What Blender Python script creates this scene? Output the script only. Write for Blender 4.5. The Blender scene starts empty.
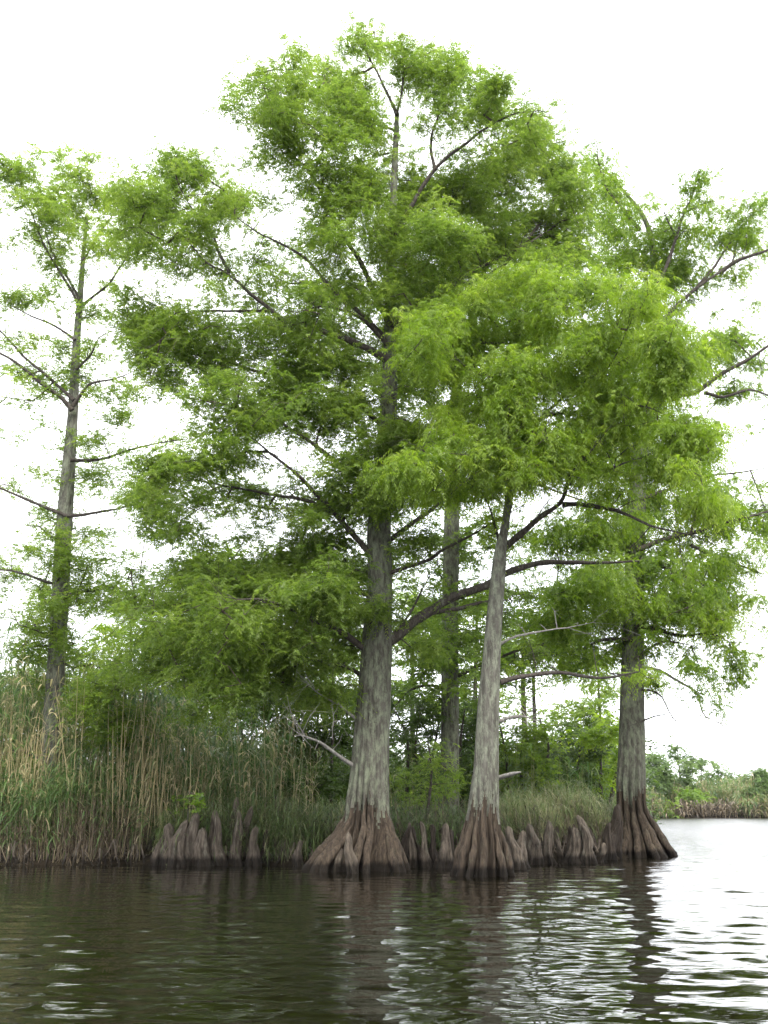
import bpy, math, random
import numpy as np
from mathutils import Vector, noise
# ------------------------------------------------------------------ camera, sky, sun, exposure
S = bpy.context.scene
CAMZ, PITCH, FPX = 1.25, math.radians(16.25), 1005.0
cam_d = bpy.data.cameras.new('camera'); cam = bpy.data.objects.new('camera', cam_d)
S.collection.objects.link(cam); S.camera = cam
cam.location = (0, 0, CAMZ); cam.rotation_euler = (math.radians(90) + PITCH, 0, 0)
cam_d.sensor_fit = 'VERTICAL'; cam_d.sensor_height = 24; cam_d.lens = 24 * FPX / 1024
cam_d.clip_start = 0.1; cam_d.clip_end = 8000

SUN = Vector((0.25, -0.55, 0.80)).normalized()
W = bpy.data.worlds.new('World'); S.world = W; W.use_nodes = True
nt = W.node_tree; bg = nt.nodes['Background']
sky = nt.nodes.new('ShaderNodeTexSky'); sky.sky_type = 'NISHITA'; sky.sun_disc = False
sky.sun_elevation = math.asin(SUN.z); sky.sun_rotation = math.atan2(SUN.x, SUN.y)
sky.dust_density = 6; sky.air_density = 1.0
wn = nt.nodes.new('ShaderNodeTexNoise'); wn.inputs['Scale'].default_value = 2.2; wn.inputs['Detail'].default_value = 5
wr = nt.nodes.new('ShaderNodeValToRGB')
wr.color_ramp.elements[0].position = .3; wr.color_ramp.elements[0].color = (.80, .83, .88, 1)
wr.color_ramp.elements[1].position = .7; wr.color_ramp.elements[1].color = (1, 1, 1, 1)
wm = nt.nodes.new('ShaderNodeVectorMath'); wm.operation = 'SCALE'; wm.inputs['Scale'].default_value = 11.0
mx = nt.nodes.new('ShaderNodeMix'); mx.data_type = 'RGBA'; mx.inputs['Factor'].default_value = .9
nt.links.new(wn.outputs['Fac'], wr.inputs['Fac']); nt.links.new(wr.outputs['Color'], wm.inputs[0])
nt.links.new(sky.outputs['Color'], mx.inputs[6]); nt.links.new(wm.outputs['Vector'], mx.inputs[7])
nt.links.new(mx.outputs[2], bg.inputs['Color']); bg.inputs['Strength'].default_value = 0.12
sd = bpy.data.lights.new('sun', 'SUN'); sd.energy = 1.5; sd.angle = math.radians(12); sd.color = (1, .97, .9)
so = bpy.data.objects.new('sun', sd); S.collection.objects.link(so)
so.rotation_euler = SUN.to_track_quat('Z', 'Y').to_euler()
S.view_settings.view_transform = 'Standard'; S.view_settings.look = 'None'
S.view_settings.exposure = 1.65; S.view_settings.gamma = 1; S.view_settings.use_curve_mapping = False
S.render.engine = 'CYCLES'
cy = S.cycles
cy.max_bounces = 8; cy.diffuse_bounces = 5; cy.glossy_bounces = 3; cy.transmission_bounces = 4; cy.transparent_max_bounces = 4

rng = np.random.default_rng(7); random.seed(7)
CP, SP = math.cos(PITCH), math.sin(PITCH)
def at(px, py, Y):
    """world point that stands Y metres down the river bank direction and is seen at px, py"""
    dx = (px - 384) / FPX; dy = (512 - py) / FPX
    y = CP - SP * dy; z = SP + CP * dy
    t = Y / y
    return np.array([dx * t, Y, CAMZ + z * t])
def proj(P):
    P = np.atleast_2d(P); z = P[:, 2] - CAMZ
    d = P[:, 1] * CP + z * SP; u = -P[:, 1] * SP + z * CP
    return 384 + FPX * P[:, 0] / d, 512 - FPX * u / d, d
def mpp(p): return float(p[1] * CP + (p[2] - CAMZ) * SP) / FPX      # metres per pixel at a point
def wl(Y):                                                          # picture row of the water line at distance Y
    return float(proj(np.array([[0, Y, 0.0]]))[1][0])

# ------------------------------------------------------------------ materials
def mat(name):
    m = bpy.data.materials.new(name); m.use_nodes = True; n = m.node_tree
    for x in list(n.nodes): n.nodes.remove(x)
    o = n.nodes.new('ShaderNodeOutputMaterial'); return m, n, o
def ramp(n, stops):
    r = n.nodes.new('ShaderNodeValToRGB'); e = r.color_ramp.elements
    e[0].position, e[0].color = stops[0][0], (*stops[0][1], 1)
    e[1].position, e[1].color = stops[-1][0], (*stops[-1][1], 1)
    for p, c in stops[1:-1]:
        q = e.new(p); q.color = (*c, 1)
    return r
def leaf_mat(name, stops, trans=.42, rough=.5):
    m, n, o = mat(name)
    a = n.nodes.new('ShaderNodeAttribute'); a.attribute_name = 'tone'
    r = ramp(n, stops); n.links.new(a.outputs['Fac'], r.inputs['Fac'])
    p = n.nodes.new('ShaderNodeBsdfPrincipled'); p.inputs['Roughness'].default_value = rough
    p.inputs['Specular IOR Level'].default_value = .45
    t = n.nodes.new('ShaderNodeBsdfTranslucent'); mxs = n.nodes.new('ShaderNodeMixShader'); mxs.inputs[0].default_value = trans
    h = n.nodes.new('ShaderNodeHueSaturation'); h.inputs['Saturation'].default_value = 1.08; h.inputs['Value'].default_value = 1.9
    n.links.new(r.outputs['Color'], p.inputs['Base Color']); n.links.new(r.outputs['Color'], h.inputs['Color'])
    n.links.new(h.outputs['Color'], t.inputs['Color'])
    n.links.new(p.outputs[0], mxs.inputs[1]); n.links.new(t.outputs[0], mxs.inputs[2]); n.links.new(mxs.outputs[0], o.inputs[0])
    return m
def bark_mat(name, c0, c1, lich, lich_amt, scale=9, bump=.6, vstretch=.16, wet=True):
    m, n, o = mat(name)
    g = n.nodes.new('ShaderNodeNewGeometry'); mp = n.nodes.new('ShaderNodeMapping'); mp.inputs['Scale'].default_value = (1, 1, vstretch)
    n.links.new(g.outputs['Position'], mp.inputs['Vector'])
    a = n.nodes.new('ShaderNodeTexNoise'); a.inputs['Scale'].default_value = scale * 1.6; a.inputs['Detail'].default_value = 8; a.inputs['Roughness'].default_value = .7
    n.links.new(mp.outputs[0], a.inputs['Vector'])
    r = ramp(n, [(.3, c0), (.52, tuple((np.array(c0) + c1) / 2)), (.7, c1)]); n.links.new(a.outputs['Fac'], r.inputs['Fac'])
    b = n.nodes.new('ShaderNodeTexNoise'); b.inputs['Scale'].default_value = 8; b.inputs['Detail'].default_value = 9; b.inputs['Roughness'].default_value = .8
    mp2 = n.nodes.new('ShaderNodeMapping'); mp2.inputs['Scale'].default_value = (1, 1, .4); n.links.new(g.outputs['Position'], mp2.inputs['Vector']); n.links.new(mp2.outputs[0], b.inputs['Vector'])
    rb = ramp(n, [(.62 - lich_amt * .35, (0, 0, 0)), (.78 - lich_amt * .35, (1, 1, 1))]); n.links.new(b.outputs['Fac'], rb.inputs['Fac'])
    x = n.nodes.new('ShaderNodeMix'); x.data_type = 'RGBA'; n.links.new(rb.outputs['Color'], x.inputs['Factor'])
    n.links.new(r.outputs['Color'], x.inputs[6]); x.inputs[7].default_value = (*lich, 1)
    p = n.nodes.new('ShaderNodeBsdfPrincipled'); p.inputs['Roughness'].default_value = .9; p.inputs['Specular IOR Level'].default_value = .2
    col = x.outputs[2]
    if wet:                                     # the band the river keeps wet, up to about 20 cm over the water
        s = n.nodes.new('ShaderNodeSeparateXYZ'); n.links.new(g.outputs['Position'], s.inputs[0])
        ad = n.nodes.new('ShaderNodeMath'); ad.operation = 'MULTIPLY_ADD'; n.links.new(b.outputs['Fac'], ad.inputs[0]); ad.inputs[1].default_value = -.25
        n.links.new(s.outputs['Z'], ad.inputs[2])
        rw = ramp(n, [(.0, (.18, .17, .16)), (.10, (1, 1, 1))]); n.links.new(ad.outputs[0], rw.inputs['Fac'])
        mu = n.nodes.new('ShaderNodeMix'); mu.data_type = 'RGBA'; mu.blend_type = 'MULTIPLY'; mu.inputs['Factor'].default_value = 1
        n.links.new(col, mu.inputs[6]); n.links.new(rw.outputs['Color'], mu.inputs[7]); col = mu.outputs[2]
    n.links.new(col, p.inputs['Base Color'])
    bu = n.nodes.new('ShaderNodeBump'); bu.inputs['Strength'].default_value = bump; bu.inputs['Distance'].default_value = .09
    n.links.new(a.outputs['Fac'], bu.inputs['Height']); n.links.new(bu.outputs[0], p.inputs['Normal'])
    n.links.new(p.outputs[0], o.inputs[0]); return m

G_MAIN = leaf_mat('cypress_leaf', [(0, (.060, .100, .018)), (.35, (.102, .158, .027)), (.7, (.150, .212, .036)), (1, (.230, .290, .058))], .58)
G_FRONT = leaf_mat('cypress_leaf_bright', [(0, (.062, .110, .015)), (.35, (.122, .190, .022)), (.7, (.190, .268, .034)), (1, (.285, .35, .058))], .58)
G_YEL = leaf_mat('young_leaf_yellow_green', [(0, (.035, .065, .010)), (.5, (.12, .19, .018)), (1, (.24, .30, .035))], .5)
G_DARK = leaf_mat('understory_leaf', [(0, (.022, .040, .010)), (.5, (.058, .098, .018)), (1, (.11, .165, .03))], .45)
G_FAR = leaf_mat('far_leaf', [(0, (.060, .100, .034)), (.5, (.105, .160, .052)), (1, (.17, .23, .075))], .5)
G_LIME = leaf_mat('lime_leaf', [(0, (.07, .12, .02)), (.5, (.13, .21, .03)), (1, (.21, .29, .05))], .5)
REED = leaf_mat('reed_blade', [(0, (.050, .095, .028)), (.3, (.095, .160, .048)), (.5, (.155, .195, .075)), (.7, (.26, .23, .125)), (1, (.42, .36, .22))], .42)
DEADREED = leaf_mat('dead_reed', [(0, (.020, .015, .010)), (.5, (.075, .056, .037)), (1, (.25, .20, .13))], .2)
GRASS = leaf_mat('bank_grass', [(0, (.034, .064, .016)), (.4, (.085, .135, .035)), (.7, (.16, .18, .075)), (1, (.30, .27, .16))], .3)
BARK = bark_mat('cypress_bark_grey', (.030, .026, .021), (.150, .142, .118), (.195, .215, .150), .50, bump=1)
BARK_LIGHT = bark_mat('cypress_bark_pale', (.040, .037, .030), (.180, .172, .145), (.23, .25, .185), .45, bump=1)
BUTT = bark_mat('buttress_bark_brown', (.008, .006, .005), (.112, .084, .060), (.125, .118, .080), .18, scale=11, vstretch=.12, bump=1)
KNEE = bark_mat('knee_bark', (.009, .007, .005), (.150, .122, .096), (.16, .155, .12), .2, scale=13, vstretch=.2)
LIMB = bark_mat('limb_bark', (.030, .025, .021), (.110, .092, .080), (.19, .19, .155), .22, scale=12, wet=False, vstretch=.5)
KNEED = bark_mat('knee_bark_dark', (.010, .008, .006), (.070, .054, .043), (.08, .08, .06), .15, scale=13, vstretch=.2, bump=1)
DEADW = bark_mat('dead_wood', (.13, .12, .11), (.34, .32, .29), (.38, .38, .34), .3, scale=14, wet=False, vstretch=.5)
TWIG = bark_mat('twig_bark', (.045, .034, .028), (.120, .092, .078), (.15, .14, .11), .05, scale=14, wet=False, vstretch=.5)
def ground_mat():
    m, n, o = mat('bank_soil')
    g = n.nodes.new('ShaderNodeNewGeometry'); a = n.nodes.new('ShaderNodeTexNoise'); a.inputs['Scale'].default_value = 6; a.inputs['Detail'].default_value = 9
    n.links.new(g.outputs['Position'], a.inputs['Vector'])
    r = ramp(n, [(.3, (.006, .005, .003)), (.55, (.016, .012, .008)), (.75, (.030, .026, .014))]); n.links.new(a.outputs['Fac'], r.inputs['Fac'])
    p = n.nodes.new('ShaderNodeBsdfPrincipled'); p.inputs['Roughness'].default_value = .95; p.inputs['Specular IOR Level'].default_value = .08
    bu = n.nodes.new('ShaderNodeBump'); bu.inputs['Distance'].default_value = .12; n.links.new(a.outputs['Fac'], bu.inputs['Height'])
    n.links.new(r.outputs['Color'], p.inputs['Base Color']); n.links.new(bu.outputs[0], p.inputs['Normal']); n.links.new(p.outputs[0], o.inputs[0]); return m
def water_mat():
    m, n, o = mat('dark_river_water')
    p = n.nodes.new('ShaderNodeBsdfPrincipled'); p.inputs['Base Color'].default_value = (.004, .0035, .0015, 1)
    p.inputs['Roughness'].default_value = .04; p.inputs['IOR'].default_value = 1.333
    g = n.nodes.new('ShaderNodeNewGeometry')
    mp = n.nodes.new('ShaderNodeMapping'); mp.inputs['Scale'].default_value = (.6, 2.0, 1); n.links.new(g.outputs['Position'], mp.inputs['Vector'])
    a = n.nodes.new('ShaderNodeTexNoise'); a.inputs['Scale'].default_value = 5.5; a.inputs['Detail'].default_value = 2.5; a.inputs['Roughness'].default_value = .45
    n.links.new(mp.outputs[0], a.inputs['Vector'])
    bu = n.nodes.new('ShaderNodeBump'); bu.inputs['Strength'].default_value = 1; bu.inputs['Distance'].default_value = .004
    n.links.new(a.outputs['Fac'], bu.inputs['Height'])
    # the wind reaches the open river to the right; the trees shelter the left
    s = n.nodes.new('ShaderNodeSeparateXYZ'); n.links.new(g.outputs['Position'], s.inputs[0])
    mr = n.nodes.new('ShaderNodeMapRange'); mr.inputs[1].default_value = 3; mr.inputs[2].default_value = 12; mr.inputs[3].default_value = .0; mr.inputs[4].default_value = 1.
    n.links.new(s.outputs['X'], mr.inputs[0])
    b = n.nodes.new('ShaderNodeTexNoise'); b.inputs['Scale'].default_value = 2.2; b.inputs['Detail'].default_value = 4
    n.links.new(mp.outputs[0], b.inputs['Vector'])
    mr2 = n.nodes.new('ShaderNodeMapRange'); mr2.inputs[1].default_value = 6; mr2.inputs[2].default_value = 16; mr2.inputs[3].default_value = .03; mr2.inputs[4].default_value = .24
    n.links.new(s.outputs['X'], mr2.inputs[0]); n.links.new(mr2.outputs[0], p.inputs['Roughness'])
    b2 = n.nodes.new('ShaderNodeBump'); b2.inputs['Distance'].default_value = .09
    n.links.new(mr.outputs[0], b2.inputs['Strength']); n.links.new(b.outputs['Fac'], b2.inputs['Height']); n.links.new(bu.outputs[0], b2.inputs['Normal'])
    n.links.new(b2.outputs[0], p.inputs['Normal'])
    n.links.new(p.outputs[0], o.inputs[0]); return m
SOIL = ground_mat(); WATER = water_mat()

# ------------------------------------------------------------------ mesh helpers
class MB:
    def __init__(s): s.v = []; s.f = []; s.t = []; s.n = 0
    def add(s, V, F, tone=None):
        V = np.asarray(V, dtype=np.float32).reshape(-1, 3); F = np.asarray(F, dtype=np.int32)
        s.v.append(V); s.f.append(F + s.n); s.n += len(V)
        s.t.append(np.zeros(len(V), np.float32) if tone is None else np.broadcast_to(np.asarray(tone, np.float32).ravel(), (len(V),)))
    def build(s, name, m, parent=None, smooth=False, origin=None):
        me = bpy.data.meshes.new(name)
        V = np.concatenate(s.v); 
        if origin is not None: V = V - np.asarray(origin, np.float32)
        me.vertices.add(len(V)); me.vertices.foreach_set('co', V.ravel())
        L = np.concatenate([f.ravel() for f in s.f]); sz = np.concatenate([np.full(len(f), f.shape[1], np.int32) for f in s.f])
        me.loops.add(len(L)); me.loops.foreach_set('vertex_index', L)
        me.polygons.add(len(sz)); st = np.zeros(len(sz), np.int32); st[1:] = np.cumsum(sz)[:-1]
        me.polygons.foreach_set('loop_start', st)
        if smooth: me.polygons.foreach_set('use_smooth', np.ones(len(sz), bool))
        me.update(calc_edges=True)
        at_ = me.attributes.new('tone', 'FLOAT', 'POINT'); at_.data.foreach_set('value', np.concatenate(s.t).astype(np.float32))
        me.materials.append(m)
        o = bpy.data.objects.new(name, me); S.collection.objects.link(o)
        if parent is not None: o.parent = parent
        elif origin is not None: o.location = origin
        return o
def tag(o, label=None, cat=None, group=None, kind=None):
    if label: o['label'] = label
    if cat: o['category'] = cat
    if group: o['group'] = group
    if kind: o['kind'] = kind
    return o
def empty(name, loc, label, cat, group=None):
    o = bpy.data.objects.new(name, None); S.collection.objects.link(o); o.location = loc; o.empty_display_size = .3
    return tag(o, label, cat, group)
def catmull(P, step):
    P = np.asarray(P, float)
    if len(P) < 3: 
        n = max(2, int(np.linalg.norm((P[-1] - P[0])[:3]) / step) + 1); return P[0] + (P[-1] - P[0]) * np.linspace(0, 1, n)[:, None]
    Q = np.vstack([2 * P[0] - P[1], P, 2 * P[-1] - P[-2]]); out = []
    for i in range(1, len(Q) - 2):
        n = max(2, int(np.linalg.norm((Q[i + 1] - Q[i])[:3]) / step)); t = np.linspace(0, 1, n, endpoint=False)[:, None]
        a, b, c, d = Q[i - 1], Q[i], Q[i + 1], Q[i + 2]
        out.append(.5 * (2 * b + (c - a) * t + (2 * a - 5 * b + 4 * c - d) * t ** 2 + (3 * b - a - 3 * c + d) * t ** 3))
    out.append(P[-1:]); return np.vstack(out)
def tube(mb, P, R, k=8, cap=True):
    P = np.asarray(P, float); n = len(P); R = np.broadcast_to(R, (n,))
    T = np.gradient(P, axis=0); T /= np.linalg.norm(T, axis=1)[:, None] + 1e-9
    u = np.cross(T[0], [.31, .2, .93]); u /= np.linalg.norm(u) + 1e-9; V = []
    th = np.arange(k) * 2 * np.pi / k
    for i in range(n):
        u = u - T[i] * np.dot(u, T[i]); u /= np.linalg.norm(u) + 1e-9; w = np.cross(T[i], u)
        V.append(P[i] + R[i] * (np.cos(th)[:, None] * u + np.sin(th)[:, None] * w))
    V = np.vstack(V); a = np.arange(k); F = []
    for i in range(n - 1):
        F.append(np.stack([i * k + a, i * k + (a + 1) % k, (i + 1) * k + (a + 1) % k, (i + 1) * k + a], 1))
    mb.add(V, np.vstack(F))
    if cap:
        b = len(V) - k; mb.add(np.vstack([V[b:], P[-1] + T[-1] * R[-1] * .6]), np.array([[i, (i + 1) % k, k] for i in range(k)]))
def strips(mb, P0, D, L, Wd, droop, nseg, tone, side=None, tiptone=0.0):
    """tapered blades: start P0, direction D, length L, half-width Wd, quadratic droop"""
    N = len(P0); D = D / (np.linalg.norm(D, axis=1)[:, None] + 1e-9)
    if side is None:
        side = np.cross(D, rng.normal(size=(N, 3)))
    side = side / (np.linalg.norm(side, axis=1)[:, None] + 1e-9)
    s = np.linspace(0, 1, nseg + 1); prof = np.sin(np.pi * np.clip(s * .86 + .12, 0, 1)) ** .8
    P = P0[:, None, :] + D[:, None, :] * (s[None, :, None] * L[:, None, None])
    P[:, :, 2] -= droop[:, None] * L[:, None] * s[None, :] ** 2
    Wv = (Wd[:, None] * prof[None, :])[:, :, None] * side[:, None, :]
    A = P - Wv; B = P + Wv
    V = np.stack([A, B], 2).reshape(N, -1, 3)          # N,(nseg+1)*2,3
    m = (nseg + 1) * 2
    base = (np.arange(N) * m)[:, None]
    F = np.concatenate([base + np.array([[2 * i, 2 * i + 1, 2 * i + 3, 2 * i + 2]]) for i in range(nseg)], 0)
    tt = (tone[:, None] + tiptone * np.repeat(s, 2)[None, :]).ravel()
    mb.add(V.reshape(-1, 3), F, np.clip(tt, 0, 1))

# ------------------------------------------------------------------ foliage engine
WIDEN = 1.24
CLEAR = []          # points of trunks and limbs the photograph shows bare: (px, py, Y, half width)
def clear_line(pts, Y, hw):
    P = catmull(np.array([[a, b, 0] for a, b in pts], float), 6)
    for p in P: CLEAR.append((p[0], p[1], Y, hw))
def apply_clear(P):
    if not CLEAR: return P
    C = np.array(CLEAR); px, py, _ = proj(P)
    for i in range(len(P)):
        d = np.hypot(C[:, 0] - px[i], (C[:, 1] - py[i]))
        h = np.where((d < C[:, 3] + 9) & (P[i, 1] < C[:, 2] + .2))[0]
        if len(h) and rng.random() < .93:
            P[i] = at(px[i], py[i], C[h, 2].max() + .5 + rng.random() * .9)
    return P
def sub_clumps(clumps, Y0, nodes, k=1.0, pad=14.):
    out = []; tone = []; npx, npy, _ = proj(nodes)
    for c in clumps:
        cx, cy_, rx, ry = c[:4]; dens = c[4] if len(c) > 4 and c[4] is not None else 1.; tn = c[5] if len(c) > 5 and c[5] is not None else 0.; dy = c[6] if len(c) > 6 else None
        if dy is None:
            j = np.argmin(np.hypot(npx - cx, npy - cy_)); dy = nodes[j, 1] - Y0 + rng.normal() * .5
            if rng.random() < .3: dy += rng.uniform(-1.8, 1.8)
        p0 = at(cx, cy_, Y0 + dy); m = mpp(p0); rx = rx * WIDEN; ry = ry * WIDEN
        n = max(1, int(rng.poisson(k * 1.12 * dens * rx * ry * math.pi * 2.3 / (pad * pad * .65 * math.pi))))
        q = rng.normal(size=(n, 3)); q /= np.linalg.norm(q, axis=1)[:, None]; q *= rng.random(n)[:, None] ** .45 * np.where(rng.random((n, 1)) < .26, rng.uniform(1.15, 1.75, (n, 1)), 1)
        for a in q:
            px = cx + a[0] * (rx - pad * .35); py = cy_ + a[2] * (ry - pad * .15) 
            w_ = at(px, py, Y0 + dy + a[1] * rx * m * 1.0)
            if noise.noise(Vector(w_ * 1.15)) < -.12 and rng.random() < .7: continue
            out.append(w_); tone.append(tn + rng.normal() * .12)
    return np.array(out), np.array(tone)
def grow(mb_t, nodes, subs, r_tip=.0045, rmax=.05, k=4):
    """join every foliage pad to the limbs by the shortest twig; radii by the pipe model"""
    pts = [tuple(p) for p in nodes]; par = [-1] * len(pts); A = np.zeros((len(nodes) + len(subs) * 5, 3)); A[:len(nodes)] = nodes; n = len(nodes)
    d0 = np.array([np.min(np.sum((nodes - s) ** 2, 1)) for s in subs]); edges = []; par = -np.ones(len(A), int); ends = {}
    for i in np.argsort(d0):
        s = subs[i]; v = A[:n] - s; d = np.sqrt(v[:, 0] ** 2 + v[:, 1] ** 2 + (v[:, 2] * 1.15) ** 2) + np.where(v[:, 2] > .2, .25 * v[:, 2], 0)
        j = int(np.argmin(d)); p = A[j].copy(); L = np.linalg.norm(s - p)
        if L < .05: ends[i] = j; continue
        m = min(4, max(1, int(L / .35))); prev = j; jit = rng.normal(size=3) * L * .10; jit[2] += L * .07
        for q in range(1, m + 1):
            t = q / m; x = p + (s - p) * t + jit * math.sin(math.pi * t) + rng.normal(size=3) * .02
            A[n] = x; par[n] = prev; prev = n; n += 1
        ends[i] = prev
    cnt = np.zeros(n); 
    for e in ends.values(): cnt[e] += 1
    n0 = len(nodes)
    for i in range(n - 1, n0 - 1, -1): cnt[par[i]] += cnt[i]
    I = np.arange(n0, n); Pj = par[I]; a = A[Pj]; b = A[I]
    rb = np.minimum(rmax, r_tip * np.maximum(cnt[I], 1) ** .5); ra = np.where(Pj >= n0, np.minimum(rmax, r_tip * np.maximum(cnt[Pj], 1) ** .5), rb * 1.35)
    ra = np.minimum(ra, rb * 1.6)
    T = b - a; T /= np.linalg.norm(T, axis=1)[:, None] + 1e-9; u = np.cross(T, [.3, .5, .81]); u /= np.linalg.norm(u, axis=1)[:, None] + 1e-9; w = np.cross(T, u)
    th = np.arange(k) * 2 * np.pi / k; c, s_ = np.cos(th)[None, :, None], np.sin(th)[None, :, None]
    ring = c * u[:, None] + s_ * w[:, None]; VA = a[:, None] + ring * ra[:, None, None]; VB = b[:, None] + ring * rb[:, None, None]
    V = np.concatenate([VA, VB], 1).reshape(-1, 3); base = (np.arange(len(I)) * 2 * k)[:, None]; q = np.arange(k)
    F = np.concatenate([base + np.array([[x, (x + 1) % k, k + (x + 1) % k, k + x]]) for x in q], 0)
    if len(I): mb_t.add(V, F)
    return np.array([A[max(par[ends[i]], 0)] for i in range(len(subs))])
def foliage(mb, subs, tones, nspray=13, nleaf=15, slen=.34, leaf=.085, lw=.0105, droop=.5, up=.25, base=.45, spread=.14, tri=True):
    N = len(subs); ns = nspray
    O = np.repeat(subs, ns, 0) + rng.normal(size=(N * ns, 3)) * np.array([spread, spread, spread * .55])
    az = rng.uniform(0, 2 * np.pi, N * ns); el = rng.normal(up, .45, N * ns)
    D = np.stack([np.cos(az) * np.cos(el), np.sin(az) * np.cos(el), np.sin(el)], 1)
    L = slen * rng.uniform(.5, 1.25, N * ns); tn = np.repeat(tones, ns) + rng.normal(size=N * ns) * .10 + base
    dr = droop * rng.uniform(.4, 1.5, N * ns)
    s = (np.arange(nleaf) + .5) / nleaf; M = N * ns
    ss = s[None, :] + rng.uniform(-.03, .03, (M, nleaf))
    P = O[:, None] + D[:, None] * (ss * L[:, None])[:, :, None]; P[:, :, 2] -= (dr * L)[:, None] * ss ** 2
    T = np.repeat(D[:, None], nleaf, 1).copy(); T[:, :, 2] -= 2 * dr[:, None] * ss; T /= np.linalg.norm(T, axis=2)[:, :, None]
    side = np.cross(D, [0, 0, 1.]); side /= np.linalg.norm(side, axis=1)[:, None] + 1e-6
    sg = np.where(np.arange(nleaf) % 2 == 0, 1., -1.)[None, :, None]
    ld = T * .55 + side[:, None] * sg * .75 + rng.normal(size=P.shape) * .25; ld[:, :, 2] -= droop * .55
    ld /= np.linalg.norm(ld, axis=2)[:, :, None]
    ll = leaf * (1.15 - .6 * ss) * rng.uniform(.7, 1.25, ss.shape)
    wv = np.cross(ld, np.cross(T, side[:, None]) + rng.normal(size=P.shape) * .5); wv /= np.linalg.norm(wv, axis=2)[:, :, None] + 1e-6
    ww = lw * rng.uniform(.7, 1.3, ss.shape)
    P = P.reshape(-1, 3); ld = ld.reshape(-1, 3); wv = wv.reshape(-1, 3); ll = ll.ravel()[:, None]; ww = ww.ravel()[:, None]
    mid = P + ld * ll * .35; tip = P + ld * ll
    t = (tn[:, None] + .22 * (ss - .5) + rng.normal(size=ss.shape) * .06).ravel()
    V = np.stack([mid - wv * ww, mid + wv * ww, tip], 1).reshape(-1, 3) if False else np.stack([P - wv * ww * .55, mid + wv * ww, tip, ], 1).reshape(-1, 3)
    K = len(P)
    V = np.stack([P, mid + wv * ww, tip, mid - wv * ww], 1).reshape(-1, 3)
    F = np.arange(K * 4).reshape(K, 4)
    mb.add(V, F, np.clip(np.repeat(t, 4), 0, 1))

# ------------------------------------------------------------------ trunk with fluted foot
def hnoise(th, ph):
    return np.sin(2 * th + ph) * .5 + np.sin(3 * th + ph * 2.3) * .3 + np.sin(5 * th + ph * 3.1) * .2
def trunk_rings(pts, Y, dYtop, zmark, seed, nfl, z0=-.4, kr=150, flat=.0, wpow=.8, amp=(.42, .20, .05)):
    """pts: (px, py, width px) from the water up.  returns verts (rings x kr), and z of rings, centres, radii"""
    r_ = np.random.default_rng(seed); ph = r_.uniform(0, 6, 6)
    C = []; n = len(pts)
    py0 = pts[0][1]; pyt = pts[-1][1]
    for px, py, w in pts:
        f = (py0 - py) / max(1, py0 - pyt); p = at(px, py, Y + dYtop * f); C.append([*p, w / 2 * mpp(p)])
    C = np.array(C)
    if C[0, 2] > z0:
        b = C[0].copy(); sl = (C[0, 3] - C[1, 3]) / (C[1, 2] - C[0, 2] + 1e-6); b[3] = C[0, 3] + max(0, sl) * (C[0, 2] - z0) * .6; b[2] = z0; C = np.vstack([b, C])
    q = catmull(C, .06); q = q[np.concatenate([[True], np.diff(q[:, 2]) > 1e-4])]
    th = np.linspace(0, 2 * np.pi, kr, endpoint=False); V = []
    for x, y, z, R in q:
        R = max(R, .008)
        if z < zmark: a = amp[1] + (amp[0] - amp[1]) * min(1, max(0, (zmark - z) / zmark))
        else: a = amp[2] * .3 + (amp[1] - amp[2] * .3) * math.exp(-(z - zmark) / .55)
        tw = th + .22 * np.sin(2 * th + ph[0]) + .12 * np.sin(3 * th + ph[1]) + .03 * np.sin(z * 2 + ph[2])
        rid = np.abs(np.sin(nfl * tw / 2)) ** wpow
        t2 = tw + .13 * np.sin(4 * th + ph[3]) + .04 * np.sin(z * 3.1)
        rid2 = np.abs(np.sin((nfl * 2.5 // 1) * t2 / 2 + ph[4])) ** .8
        big = .5 + .5 * hnoise(th, ph[5])
        f = 1 - a * (1 - rid) - a * .35 * (1 - rid2) - a * .45 * (1 - big) * min(1, max(0, (zmark + .3 - z)))
        f = f + .02 * hnoise(th * 1, z * 1.3 + ph[2]) + .012 * np.sin(17 * th + 3 * np.sin(z * 2)) 
        V.append(np.stack([x + R * f * np.cos(th), y + R * f * np.sin(th), np.full(kr, z) + .05 * (1 - rid) * a], 1))
    return np.array(V), q
def ring_faces(i0, i1, k, off):
    a = np.arange(k); return np.vstack([np.stack([(i - off) * k + a, (i - off) * k + (a + 1) % k, (i + 1 - off) * k + (a + 1) % k, (i + 1 - off) * k + a], 1) for i in range(i0, i1)])
def build_trunk(root, pts, Y, dYtop, zmark, seed, nfl, mat_t=BARK, mat_b=BUTT, kr=150, buttress=True, **kw):
    V, q = trunk_rings(pts, Y, dYtop, zmark, seed, nfl, kr=kr, **kw); o = np.array(root.location)
    n = len(V); F = ring_faces(0, n - 1, kr, 0); VV = V.reshape(-1, 3)
    th = (F[:, 0] % kr) * 2 * np.pi / kr; zf = VV[F].mean(1)[:, 2]
    nz = .14 * np.sin(2 * th + seed) + .10 * np.sin(nfl * th * .5 + seed) + .09 * np.sin(13 * th + seed * 2) + .08 * np.sin(29 * th) + rng.normal(size=len(F)) * .07
    low = (zf < zmark + nz) if buttress else np.zeros(len(F), bool)
    for nm, mm, sel in (('trunk', mat_t, ~low), ('buttress', mat_b, low)):
        if not sel.any(): continue
        f = F[sel]; u, inv = np.unique(f, return_inverse=True); mb = MB(); mb.add(VV[u], inv.reshape(f.shape)); mb.build(nm, mm, root, True, o)
    return q
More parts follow.
